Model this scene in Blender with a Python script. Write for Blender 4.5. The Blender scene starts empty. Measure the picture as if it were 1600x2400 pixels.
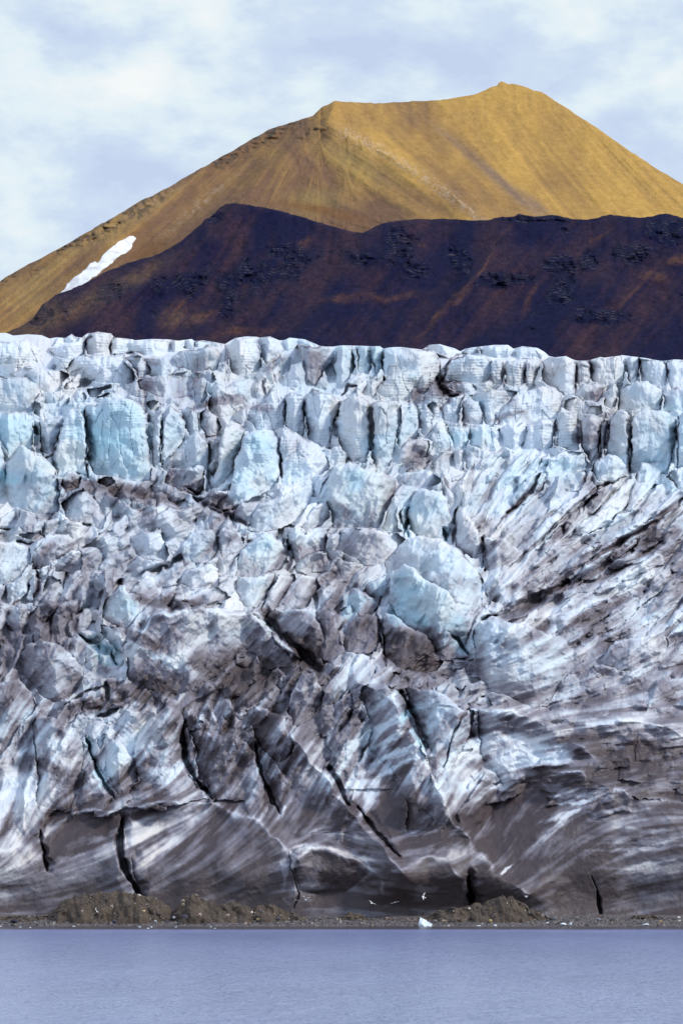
import bpy, math, random
import numpy as np
from mathutils import Vector
sc = bpy.context.scene
C = sc.collection
rad = math.radians

# ------------------------------------------------------------------ camera, world, sun, exposure
F = 7111.0          # focal length in photo pixels (photo is 1600 x 2400)
HC = 8.0            # eye height above the lake, metres
VH = 2030.0         # photo row of the horizon
cam = bpy.data.cameras.new('camera'); co = bpy.data.objects.new('camera', cam); C.objects.link(co)
co.location = (0, 0, HC); co.rotation_euler = (rad(90), 0, 0)
cam.sensor_fit = 'HORIZONTAL'; cam.sensor_width = 36; cam.lens = 36 * F / 1600
cam.shift_y = (VH - 1200) / 1600
cam.clip_start = 1; cam.clip_end = 60000
sc.camera = co

SUN_EL, SUN_AZ = 44.0, 68.0      # azimuth: degrees from straight-behind-camera towards the right
sd = Vector((math.sin(rad(SUN_AZ)) * math.cos(rad(SUN_EL)), -math.cos(rad(SUN_AZ)) * math.cos(rad(SUN_EL)), math.sin(rad(SUN_EL))))
sun = bpy.data.lights.new('sun', 'SUN'); so = bpy.data.objects.new('sun', sun); C.objects.link(so)
sun.energy = 2.5; sun.angle = rad(9); sun.color = (1, .94, .84)
so.rotation_euler = sd.to_track_quat('Z', 'Y').to_euler(); so.location = (300, -200, 500)

w = bpy.data.worlds.new('World'); sc.world = w; w.use_nodes = True
nt = w.node_tree; nt.nodes.clear()
def N(nt, t, **kw):
    n = nt.nodes.new(t)
    for k, v in kw.items():
        if k.startswith('i_'):
            key = k[2:]
            key = int(key) if key.isdigit() else key.replace('_', ' ')
            n.inputs[key].default_value = v
        else: setattr(n, k, v)
    return n
def mathn(nt, op, a, b=None, clamp=False):
    n = nt.nodes.new('ShaderNodeMath'); n.operation = op; n.use_clamp = clamp
    for i, x in enumerate((a, b)):
        if x is None: continue
        if isinstance(x, (int, float)): n.inputs[i].default_value = x
        else: nt.links.new(x, n.inputs[i])
    return n.outputs[0]
def mixc(nt, f, a, b, mode='MIX'):
    n = nt.nodes.new('ShaderNodeMix'); n.data_type = 'RGBA'; n.blend_type = mode
    for s, x in ((n.inputs[0], f), (n.inputs[6], a), (n.inputs[7], b)):
        if isinstance(x, (int, float)): s.default_value = x
        elif isinstance(x, tuple): s.default_value = (*x, 1) if len(x) == 3 else x
        else: nt.links.new(x, s)
    return n.outputs[2]
def ramp(nt, f, stops):
    n = nt.nodes.new('ShaderNodeValToRGB'); e = n.color_ramp.elements
    while len(e) < len(stops): e.new(0.5)
    for el, (p, c) in zip(e, stops):
        el.position = p; el.color = (*c, 1) if isinstance(c, tuple) else (c, c, c, 1)
    nt.links.new(f, n.inputs[0]); return n.outputs[0]
sky = N(nt, 'ShaderNodeTexSky', sky_type='NISHITA', sun_disc=False, sun_elevation=rad(SUN_EL), sun_rotation=math.atan2(sd.x, sd.y))
tc = N(nt, 'ShaderNodeTexCoord')
mp = N(nt, 'ShaderNodeMapping'); nt.links.new(tc.outputs['Generated'], mp.inputs[0]); mp.inputs['Scale'].default_value = (1, 1, 1.9)
mp.inputs['Rotation'].default_value = (0, rad(8), 0); mp.inputs['Location'].default_value = (.31, .0, .18)
n1 = N(nt, 'ShaderNodeTexNoise', i_Scale=20.0, i_Detail=7.0, i_Roughness=0.55); nt.links.new(mp.outputs[0], n1.inputs['Vector'])
n2 = N(nt, 'ShaderNodeTexNoise', i_Scale=48.0, i_Detail=8.0, i_Roughness=0.62); nt.links.new(mp.outputs[0], n2.inputs['Vector'])
s = mathn(nt, 'ADD', mathn(nt, 'MULTIPLY', n1.outputs[0], .72), mathn(nt, 'MULTIPLY', n2.outputs[0], .28))
# brighter cloud breaks at fixed bearings in the sky
def pxdir(u, v):
    d = Vector(((u - 800) / F, 1, (VH - v) / F)); return d.normalized()
for (u, v, r, a) in [(345, 160, 75, .13), (950, 178, 80, .12), (1530, 175, 110, .14), (1360, 240, 60, .06), (120, 190, 90, .09), (470, 35, 50, .06), (40, 130, 60, .05),
                     (280, 215, 70, .05), (1500, 60, 110, .05), (560, 250, 60, .05), (60, 520, 100, .06), (480, 300, 160, .05),
                     (150, 60, 120, -.07), (450, 110, 60, -.05), (850, 60, 120, -.04), (1100, 140, 110, -.06), (350, 380, 130, -.06), (830, 110, 70, -.05), (1420, 290, 60, -.06), (1250, 90, 60, -.04)]:
    d = pxdir(u, v); r /= F
    vs = N(nt, 'ShaderNodeVectorMath', operation='SUBTRACT'); nt.links.new(tc.outputs['Generated'], vs.inputs[0]); vs.inputs[1].default_value = d
    vm = N(nt, 'ShaderNodeVectorMath', operation='MULTIPLY'); nt.links.new(vs.outputs[0], vm.inputs[0]); vm.inputs[1].default_value = (.8, 1, 1.4)
    vl = N(nt, 'ShaderNodeVectorMath', operation='LENGTH'); nt.links.new(vm.outputs[0], vl.inputs[0])
    q = mathn(nt, 'MULTIPLY', vl.outputs['Value'], 1 / r); q = mathn(nt, 'MULTIPLY', q, q)
    g = mathn(nt, 'POWER', 2.718, mathn(nt, 'MULTIPLY', q, -1.0))
    s = mathn(nt, 'ADD', s, mathn(nt, 'MULTIPLY', g, a))
cl = ramp(nt, s, [(.36, (.60, .71, .93)), (.46, (.69, .81, .97)), (.54, (.82, .94, 1.0)), (.66, (1.0, 1.03, 1.03))])
sk = N(nt, 'ShaderNodeMix', data_type='RGBA', blend_type='MULTIPLY'); sk.inputs[0].default_value = 1
nt.links.new(sky.outputs[0], sk.inputs[6]); sk.inputs[7].default_value = (.10, .10, .10, 1)
fin = mixc(nt, .9, sk.outputs[2], cl)
# clouds thin out and turn bluer towards the top of the sky
sx = N(nt, 'ShaderNodeSeparateXYZ'); nt.links.new(tc.outputs['Generated'], sx.inputs[0])
up = ramp(nt, sx.outputs[2], [(.0, (1, 1, 1)), (.30, (1, 1, 1)), (.7, (.66, .74, .95))])
fin = mixc(nt, 1.0, fin, up, 'MULTIPLY')
bg = N(nt, 'ShaderNodeBackground', i_Strength=.98); nt.links.new(fin, bg.inputs[0])
wo = N(nt, 'ShaderNodeOutputWorld'); nt.links.new(bg.outputs[0], wo.inputs[0])

sc.view_settings.view_transform = 'Standard'; sc.view_settings.look = 'None'
sc.view_settings.exposure = 0; sc.view_settings.gamma = 1
sc.render.engine = 'CYCLES'

# ------------------------------------------------------------------ helpers
rng = np.random.default_rng(7)
TAB = rng.random((8, 256, 256)).astype(np.float32)
def vnoise(U, V, s, seed=0):
    x = U / s + seed * 17.37; y = V / s + seed * 9.71
    xi = np.floor(x).astype(np.int64); yi = np.floor(y).astype(np.int64)
    fx = x - xi; fy = y - yi
    fx = fx * fx * fx * (fx * (fx * 6 - 15) + 10); fy = fy * fy * fy * (fy * (fy * 6 - 15) + 10)
    T = TAB[seed % 8]
    a = T[yi & 255, xi & 255]; b = T[yi & 255, (xi + 1) & 255]; c = T[(yi + 1) & 255, xi & 255]; d = T[(yi + 1) & 255, (xi + 1) & 255]
    return (a + (b - a) * fx) * (1 - fy) + (c + (d - c) * fx) * fy
def fbm(U, V, s, o=4, seed=0, g=.5):
    r = 0; a = 1; t = 0
    for i in range(o):
        r = r + a * vnoise(U, V, s / 2 ** i, seed + i); t += a; a *= g
    return r / t
def sstep(a, b, x):
    t = np.clip((x - a) / (b - a), 0, 1); return t * t * (3 - 2 * t)
def worley(U, V, s, seed=0, sy=1.0):
    """cell noise: returns F1, F2-F1, per-cell randoms, tilted facet height"""
    x = U / s; y = V / (s * sy)
    xi = np.floor(x).astype(np.int64); yi = np.floor(y).astype(np.int64)
    T = TAB[seed % 8]; T2 = TAB[(seed + 1) % 8]; T3 = TAB[(seed + 2) % 8]; T4 = TAB[(seed + 3) % 8]; T5 = TAB[(seed + 4) % 8]
    f1 = np.full(U.shape, 9., np.float32); f2 = f1.copy(); r = np.zeros(U.shape, np.float32); h = r.copy()
    for dy in (-1, 0, 1):
        for dx in (-1, 0, 1):
            cx = xi + dx; cy = yi + dy; a = (cy + seed * 31) & 255; b = (cx + seed * 57) & 255
            px = cx + .15 + .7 * T[a, b]; py = cy + .15 + .7 * T2[a, b]
            ex = x - px; ey = y - py; d = np.sqrt(ex * ex + ey * ey)
            near = d < f1
            f2 = np.where(near, f1, np.minimum(f2, d)); f1 = np.where(near, d, f1)
            r = np.where(near, T3[a, b], r)
            h = np.where(near, (T4[a, b] - .5) * 2 * ex + (T5[a, b] - .5) * 2 * ey * sy, h)
    return f1, f2 - f1, r, h
def gridmap(rows, cols, vals):
    """coarse table -> smooth function of (U, V)"""
    rows = np.array(rows, float); cols = np.array(cols, float); A = np.array(vals, float)
    def f(U, V):
        j = np.interp(V, rows, np.arange(len(rows))); i = np.interp(U, cols, np.arange(len(cols)))
        j0 = np.clip(np.floor(j).astype(int), 0, len(rows) - 2); i0 = np.clip(np.floor(i).astype(int), 0, len(cols) - 2)
        fj = j - j0; fi = i - i0; fj = fj * fj * (3 - 2 * fj); fi = fi * fi * (3 - 2 * fi)
        return (A[j0, i0] * (1 - fi) + A[j0, i0 + 1] * fi) * (1 - fj) + (A[j0 + 1, i0] * (1 - fi) + A[j0 + 1, i0 + 1] * fi) * fj
    return f
def pts(s):
    a = [float(x) for x in s.replace(',', ' ').split()]
    return np.array(a).reshape(-1, 2)
def segdist(U, V, P, closed=True):
    n = len(P); best = np.full(U.shape, 1e18, np.float32)
    for i in range(n if closed else n - 1):
        ax, ay = P[i]; bx, by = P[(i + 1) % n]; dx, dy = bx - ax, by - ay; L = dx * dx + dy * dy + 1e-9
        t = np.clip(((U - ax) * dx + (V - ay) * dy) / L, 0, 1)
        d = (U - ax - t * dx) ** 2 + (V - ay - t * dy) ** 2
        best = np.minimum(best, d)
    return np.sqrt(best)
def inside(U, V, P):
    r = np.zeros(U.shape, bool); n = len(P)
    for i in range(n):
        ax, ay = P[i]; bx, by = P[(i + 1) % n]
        if ay == by: continue
        c = ((ay > V) != (by > V)) & (U < (bx - ax) * (V - ay) / (by - ay) + ax)
        r ^= c
    return r
class Sheet:
    """surface rows running from a skyline (row 0) down to a lower edge, over photo bearings u"""
    def __init__(s, u0, u1, nu, skyx, skyy, bot, nv, jag=0, js=12):
        s.nu, s.nv = nu, nv; s.u = np.linspace(u0, u1, nu)
        s.sky = np.interp(s.u, skyx, skyy)
        if jag: s.sky = s.sky + jag * (fbm(s.u, s.u * 0, js, 4, 3) - .5) * 2
        s.h = (bot - s.sky) / (nv - 1)
        s.U = np.repeat(s.u[None, :], nv, 0).astype(np.float32)
        s.V = (s.sky[None, :] + np.arange(nv)[:, None] * s.h[None, :]).astype(np.float32)
        s.su = (u1 - u0) / (nu - 1)
    def samp(s, A, U, V):
        i = np.clip((U - s.u[0]) / s.su, 0, s.nu - 1.001); i0 = i.astype(np.int32); fi = i - i0
        sk = s.sky[i0] * (1 - fi) + s.sky[i0 + 1] * fi; h = s.h[i0]
        j = np.clip((V - sk) / h, 0, s.nv - 1.001); j0 = j.astype(np.int32); fj = j - j0
        return (A[j0, i0] * (1 - fi) + A[j0, i0 + 1] * fi) * (1 - fj) + (A[j0 + 1, i0] * (1 - fi) + A[j0 + 1, i0 + 1] * fi) * fj
    def lic(s, A, cx, cy, length):
        """smear A along the flow direction (length in px each way)"""
        h = 1.2; A = A.astype(np.float32)
        while h <= length:
            A = .5 * (s.samp(A, s.U + cx * h, s.V + cy * h) + s.samp(A, s.U - cx * h, s.V - cy * h)); h *= 2
        m, sd_ = A.mean(), A.std()
        return (A - m) / (sd_ + 1e-6)
    def xyz(s, Y):
        return np.stack([(s.U - 800) / F * Y, Y, HC + (VH - s.V) / F * Y], -1)
def mesh_np(name, co_, faces, mat, parent=None, attrs=None, smooth=True):
    me = bpy.data.meshes.new(name)
    me.vertices.add(len(co_)); me.vertices.foreach_set('co', co_.astype(np.float32).ravel())
    nf, k = faces.shape
    me.loops.add(nf * k); me.loops.foreach_set('vertex_index', faces.astype(np.int32).ravel())
    me.polygons.add(nf); me.polygons.foreach_set('loop_start', np.arange(nf, dtype=np.int32) * k)
    me.polygons.foreach_set('use_smooth', np.full(nf, smooth))
    for an, av in (attrs or {}).items():
        if av.ndim == 1:
            a = me.attributes.new(an, 'FLOAT', 'POINT'); a.data.foreach_set('value', av.astype(np.float32))
        else:
            a = me.attributes.new(an, 'FLOAT_COLOR', 'POINT'); a.data.foreach_set('color', av.astype(np.float32).ravel())
    me.update(calc_edges=True); me.materials.append(mat)
    o = bpy.data.objects.new(name, me); C.objects.link(o); o.parent = parent
    return o
def quads(nv, nu):
    a = (np.arange(nv - 1)[:, None] * nu + np.arange(nu - 1)[None, :])
    return np.stack([a, a + nu, a + nu + 1, a + 1], -1).reshape(-1, 4)
def tag(o, label=None, cat=None, group=None, kind=None):
    for k, v in (('label', label), ('category', cat), ('group', group), ('kind', kind)):
        if v: o[k] = v
    return o
def newmat(name):
    m = bpy.data.materials.new(name); m.use_nodes = True; nt = m.node_tree; nt.nodes.clear()
    b = N(nt, 'ShaderNodeBsdfPrincipled'); o = N(nt, 'ShaderNodeOutputMaterial'); nt.links.new(b.outputs[0], o.inputs[0])
    return m, nt, b
def attr(nt, name, color=False):
    n = N(nt, 'ShaderNodeAttribute', attribute_name=name); return n.outputs['Color' if color else 'Fac']
def objco(nt, scale=(1, 1, 1)):
    t = N(nt, 'ShaderNodeTexCoord'); m = N(nt, 'ShaderNodeMapping'); nt.links.new(t.outputs['Object'], m.inputs[0]); m.inputs['Scale'].default_value = scale
    return m.outputs[0]
def noise(nt, vec, s, d=4, r=.55, dist=0):
    n = N(nt, 'ShaderNodeTexNoise', i_Scale=s, i_Detail=float(d), i_Roughness=r, i_Distortion=dist); nt.links.new(vec, n.inputs['Vector']); return n.outputs[0]
def bump(nt, b, h, strength, dist):
    n = N(nt, 'ShaderNodeBump', i_Strength=strength, i_Distance=dist); nt.links.new(h, n.inputs['Height']); nt.links.new(n.outputs[0], b.inputs['Normal'])

# ------------------------------------------------------------------ materials
# glacier ice: clean white ice, cyan compressed ice, grit and mud carried on it
mi, nt, b = newmat('ice')
vec = objco(nt)
na = noise(nt, vec, .9, 6, .6); nb = noise(nt, vec, 3.5, 4, .6)
dirt_hilite = mathn(nt, 'ADD', attr(nt, 'dirt_hilite'), mathn(nt, 'MULTIPLY', mathn(nt, 'SUBTRACT', na, .5), .20), True)
clean = mixc(nt, attr(nt, 'blue'), (.755, .805, .875), (.42, .67, .77))
clean = mixc(nt, attr(nt, 'warm'), clean, (.78, .72, .66))
mud = mixc(nt, na, (.050, .037, .044), (.098, .076, .080))
grey = mixc(nt, nb, (.215, .20, .255), (.325, .31, .345))
c = mixc(nt, mathn(nt, 'MULTIPLY', dirt_hilite, 2.0, True), clean, grey)
c = mixc(nt, mathn(nt, 'MULTIPLY', mathn(nt, 'SUBTRACT', dirt_hilite, .45), 1.9, True), c, mud)
nt.links.new(c, b.inputs['Base Color']); b.inputs['Roughness'].default_value = .55
b.inputs['Specular IOR Level'].default_value = .35
hh = mathn(nt, 'ADD', mathn(nt, 'MULTIPLY', na, .5), mathn(nt, 'MULTIPLY', nb, .2))
bump(nt, b, hh, .35, .4)
MI = mi
# loose ice lumps on the beach
mw, nt, b = newmat('clear_ice'); vec = objco(nt); na = noise(nt, vec, 2.5, 4)
nt.links.new(mixc(nt, na, (.62, .74, .88), (.90, .94, .98)), b.inputs['Base Color']); b.inputs['Roughness'].default_value = .35; bump(nt, b, na, .4, .1)
MW = mw
# golden mountain
mg, nt, b = newmat('golden_scree'); vec = objco(nt, (1, .3, 1))
na = noise(nt, vec, .03, 8, .7); nb = noise(nt, vec, .12, 6, .7)
nc = noise(nt, vec, .5, 4, .8); sp = ramp(nt, mathn(nt, 'ADD', mathn(nt, 'MULTIPLY', nb, .5), mathn(nt, 'MULTIPLY', nc, .5)), [(.4, 0.), (.62, 1.)])
c = mixc(nt, sp, mixc(nt, 1., attr(nt, 'col', True), (.80, .77, .72), 'MULTIPLY'), mixc(nt, 1., attr(nt, 'col', True), (1.1, 1.1, 1.12), 'MULTIPLY'))
nt.links.new(c, b.inputs['Base Color']); b.inputs['Roughness'].default_value = .95; b.inputs['Specular IOR Level'].default_value = .1
bump(nt, b, mathn(nt, 'ADD', na, mathn(nt, 'MULTIPLY', nb, .4)), .6, 5.0)
MG = mg
md, nt, b = newmat('dark_rock'); vec = objco(nt, (1, .35, 1))
na = noise(nt, vec, .06, 8, .7); nb = noise(nt, vec, .3, 5, .7)
nc = noise(nt, vec, .9, 4, .8); sp = ramp(nt, mathn(nt, 'ADD', mathn(nt, 'MULTIPLY', nb, .5), mathn(nt, 'MULTIPLY', nc, .5)), [(.38, 0.), (.62, 1.)])
c = mixc(nt, sp, mixc(nt, 1., attr(nt, 'col', True), (.35, .4, .55), 'MULTIPLY'), mixc(nt, 1., attr(nt, 'col', True), (1.6, 1.5, 1.3), 'MULTIPLY'))
nt.links.new(c, b.inputs['Base Color']); b.inputs['Roughness'].default_value = .95; b.inputs['Specular IOR Level'].default_value = .1
bump(nt, b, mathn(nt, 'ADD', na, mathn(nt, 'MULTIPLY', nb, .5)), .7, 2.5)
MD = md
# beach ground and moraine mud
mb, nt, b = newmat('gravel'); vec = objco(nt)
na = noise(nt, vec, .35, 6, .7)
vo = N(nt, 'ShaderNodeTexVoronoi', i_Scale=7.0); nt.links.new(vec, vo.inputs['Vector'])
vs_ = N(nt, 'ShaderNodeSeparateColor'); nt.links.new(vo.outputs['Color'], vs_.inputs[0])
c = ramp(nt, vs_.outputs[0], [(.0, (.05, .045, .055)), (.5, (.11, .10, .115)), (.85, (.20, .17, .15)), (1., (.42, .36, .30))])
c = mixc(nt, mathn(nt, 'MULTIPLY', na, .6), c, (.10, .085, .085))
nt.links.new(c, b.inputs['Base Color']); b.inputs['Roughness'].default_value = .8; bump(nt, b, vo.outputs['Distance'], .8, .1)
MB = mb
mm, nt, b = newmat('moraine_mud'); vec = objco(nt)
na = noise(nt, vec, .5, 7, .7); nb = noise(nt, vec, 4., 5, .7)
c = ramp(nt, na, [(.3, (.045, .033, .027)), (.55, (.105, .078, .058)), (.75, (.15, .115, .085))])
c = mixc(nt, mathn(nt, 'GREATER_THAN', nb, .66), c, (.40, .36, .32))
nt.links.new(c, b.inputs['Base Color']); b.inputs['Roughness'].default_value = .9; bump(nt, b, mathn(nt, 'ADD', na, mathn(nt, 'MULTIPLY', nb, .25)), .8, .5)
MM = mm
ms, nt, b = newmat('stone'); 
c = attr(nt, 'col', True); nt.links.new(c, b.inputs['Base Color']); b.inputs['Roughness'].default_value = .75
vec = objco(nt); bump(nt, b, noise(nt, vec, 6, 4), .5, .05)
MS = ms
mn, nt, b = newmat('snow'); b.inputs['Roughness'].default_value = .6
vec = objco(nt, (1, .4, 1)); nt.links.new(ramp(nt, noise(nt, vec, .12, 6, .7), [(.35, (.60, .58, .56)), (.52, (.86, .87, .90)), (.65, (.93, .94, .97))]), b.inputs['Base Color']); bump(nt, b, noise(nt, vec, .15, 5), .3, 2.)
MN = mn
ml, nt, b = newmat('lake_water')
vec = objco(nt, (.22, .28, 1)); vf = objco(nt, (.8, .9, 1)); va = objco(nt, (.05, .02, 1))
na = noise(nt, vec, 1.0, 5, .68); nb = noise(nt, vf, 1.9, 4, .7); nc = noise(nt, va, 1.0, 4, .5)
h = mathn(nt, 'ADD', na, mathn(nt, 'MULTIPLY', nb, .35))
g = N(nt, 'ShaderNodeTexCoord'); sx = N(nt, 'ShaderNodeSeparateXYZ'); nt.links.new(g.outputs['Object'], sx.inputs[0])
far = ramp(nt, mathn(nt, 'MULTIPLY', mathn(nt, 'SUBTRACT', sx.outputs[1], 355), 1 / 50., True), [(.0, (1., 1., 1.)), (.35, (.75, .75, .75)), (.62, (.12, .12, .12)), (1., (.06, .06, .06))])
h = mathn(nt, 'MULTIPLY', h, mathn(nt, 'MULTIPLY', far, mathn(nt, 'ADD', .55, nc)))
bump(nt, b, h, 1.0, 4.0)

shore_y = mathn(nt, 'ADD', sx.outputs[1], mathn(nt, 'MULTIPLY', noise(nt, objco(nt, (.03, .08, 1)), 1., 4, .6), 16))
open_water = mixc(nt, mathn(nt, 'MULTIPLY', mathn(nt, 'SUBTRACT', shore_y, 190), 1 / 170., True), (.55, .63, .90), (.34, .40, .70))  # calmer, duller water towards the shore, put into the base colour
nt.links.new(mixc(nt, mathn(nt, 'MULTIPLY', mathn(nt, 'SUBTRACT', shore_y, 383), 1 / 8., True), open_water, (.085, .07, .08)), b.inputs['Base Color']); b.inputs['Roughness'].default_value = .2; b.inputs['IOR'].default_value = 1.33  # dark reflection along the shore painted into the water colour
ML = ml
mgull, nt, b = newmat('gull_feathers'); nt.links.new(attr(nt, 'col', True), b.inputs['Base Color']); b.inputs['Roughness'].default_value = .7
# ------------------------------------------------------------------ the glacier: one icefall surface, blocks standing out of it
SKY = pts('''-140,786 -60,784 0,780 15,780 31,786 66,783 97,785 116,793 133,790 153,792 168,782 176,789 192,791 204,781 230,777 260,781 269,791 286,792 311,795 316,797 357,794 393,795 418,798 449,794 456,799 474,797
500,801 527,806 540,798 551,792 577,788 602,789 607,791 633,788 653,797 664,797 679,791 714,795 740,806 748,810 765,812 780,812 800,809 846,810 866,811 890,811 897,816 922,813 940,813 989,819 1004,808 1030,806 1050,812 1065,816 1078,823
1090,817 1106,814 1157,808 1190,808 1203,817 1223,811 1259,815 1275,824 1286,834 1300,837 1326,834 1340,841 1351,845 1380,844 1407,836 1415,838 1458,832 1514,839 1545,845 1560,845 1580,842 1600,843 1740,846''')
G = Sheet(-130, 1730, 1300, SKY[:, 0], SKY[:, 1], 2200, 930)
U, V = G.U, G.V
BV = [760, 840, 900, 1000, 1100, 1200, 1300, 1400, 1500, 1600, 1700, 1800, 1900, 2000, 2130, 2200]
BY = [610, 572, 553, 532, 513, 497, 482, 469, 456, 445, 435, 428.5, 422.5, 418, 412.5, 409]
def E0(v): return F * np.log(np.interp(v, BV, BY))

# flow direction of the ice (degrees anticlockwise from right)
AC = [0, 200, 400, 600, 800, 900, 1000, 1200, 1400, 1600]
AR = [800, 1000, 1100, 1200, 1300, 1400, 1500, 1600, 1700, 1800, 1900, 2000, 2100]
AT = [[85, 85, 88, 85, 85, 85, 85, 88, 86, 84], [85, 88, 88, 82, 88, 88, 80, 85, 88, 88], [80, 85, 60, 62, 50, 60, 65, 56, 52, 50],
      [60, 55, 20, 42, 50, 70, 80, 50, 43, 40], [55, 35, 30, 62, 50, 50, 60, 45, 40, 32], [62, 72, 20, 55, 55, 60, 70, 42, 36, 35],
      [62, 80, 50, 55, 60, 62, 75, 45, 40, 50], [60, 45, 58, 50, 45, 25, 8, 15, 22, 30], [58, 50, 60, 55, 58, 42, 60, 15, 8, 4],
      [78, 55, 60, 60, 50, 48, 62, 12, 4, 8], [82, 24, 22, 58, 62, 48, 62, 66, 22, -4], [65, 18, 45, 40, -25, -5, 12, 62, 30, 8], [10, 8, 20, 26, -4, 0, 2, 24, 14, 8]]
AT = np.array(AT, float)
c2 = gridmap(AR, AC, np.cos(np.radians(2 * AT)))(U, V); s2 = gridmap(AR, AC, np.sin(np.radians(2 * AT)))(U, V)
th = .5 * np.arctan2(s2, c2) + (fbm(U, V, 120, 3, 5) - .5) * .6
TH0 = th
FX, FY = np.cos(th).astype(np.float32), -np.sin(th).astype(np.float32)

# streak fields
def cn(s, o, seed): return fbm(U, V, s, o, seed).astype(np.float32)
L_f = G.lic(cn(5, 2, 1), FX, FY, 40)
L_m = G.lic(cn(13, 2, 2), FX, FY, 75)
L_l = G.lic(cn(34, 2, 3), FX, FY, 160)
warp = lambda s, a, k: (fbm(U, V, s, 4, k) - .5) * a
w1 = worley(U + warp(50, 46, 1), V + warp(50, 46, 2), 62, 1, 1.25)
w2 = worley(U + warp(24, 22, 3), V + warp(24, 22, 4), 27, 2, 1.15)
w3 = worley(U + warp(11, 10, 5), V + warp(11, 10, 6), 12, 3, 1.0)
wc = worley(U + 14 * (cn(40, 3, 1) - .5), V, 24, 4, 4.5)        # upright columns in the ice cliffs
W2F = G.lic(w2[3] + .5 * w2[2], FX, FY, 7); W1F = G.lic(w1[3] + .6 * w1[2], FX, FY, 12); W3F = G.lic(w3[3] + .4 * w3[2], FX, FY, 3)
RC = [0, 200, 400, 600, 800, 1000, 1200, 1400, 1600]
RR = [800, 900, 1000, 1100, 1200, 1300, 1400, 1500, 1600, 1700, 1800, 1900, 2100]
RUB = gridmap(RR, RC, [[.12] * 9, [.16, .18, .4, .3, .16, .22, .16, .2, .18], [.08, .08, .2, .25, .12, .15, .12, .12, .12], [.3, .8, .9, .6, .25, .5, .4, .35, .5],
     [.6, 1, 1, .5, .3, .5, .3, .3, .6], [.8, 1., 1., .5, .7, .5, .25, .3, .6], [.8, 1., .8, .5, .6, .4, .3, .4, .7], [.6, 1, .4, .5, .6, .5, .3, .5, .6], [.4, .9, .3, .5, .4, .4, .3, .3, .4],
     [.4, .7, .5, .6, .4, .5, .5, .4, .3], [.3, .4, .4, .5, .3, .3, .2, .15, .2], [.2, .15, .12, .15, .1, .1, .08, .08, .08], [.05, .05, .05, .08, .05, .05, .05, .05, .05]])(U, V)
STR = gridmap([800, 1000, 1100, 1200, 1500, 1600, 1900, 2050, 2150], RC, [[.15] * 9, [.25] * 9, [.3, .3, .4, .5, .6, .7, 1, 1, 1], [.5, .5, .5, .6, .6, .7, 1.1, 1.2, 1.1], [.8, .6, .8, .8, .8, .7, 1, 1.2, .9], [.9, .6, 1, .9, .9, .7, .8, .8, .8],
      [.9, .7, .7, .7, .9, .9, .9, .8, .7], [.5, .5, .5, .4, .4, .5, .5, .5, .5], [.2] * 9])(U, V)
COL = sstep(1150, 1050, V + (U > 900) * 30)

# undulating base under the blocks
E = E0(V) + (fbm(U, V, 260, 3, 1) - .5) * 130 + (fbm(U, V, 90, 3, 2) - .5) * 50 * (V < 1850)
top = V - G.sky[None, :]
E = E + 16 * np.clip(1 - top / 16, 0, 1) ** 2
DRT_HILITE = np.zeros(U.shape, np.float32); BLU = np.zeros(U.shape, np.float32); WRM = np.zeros(U.shape, np.float32)
BID = np.zeros(U.shape, np.int32)
WU = U + (cn(42, 3, 6) - .5) * 13 + (cn(11, 2, 7) - .5) * 6; WV = V + (cn(42, 3, 1) - .5) * 13 + (cn(11, 2, 2) - .5) * 6

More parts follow.
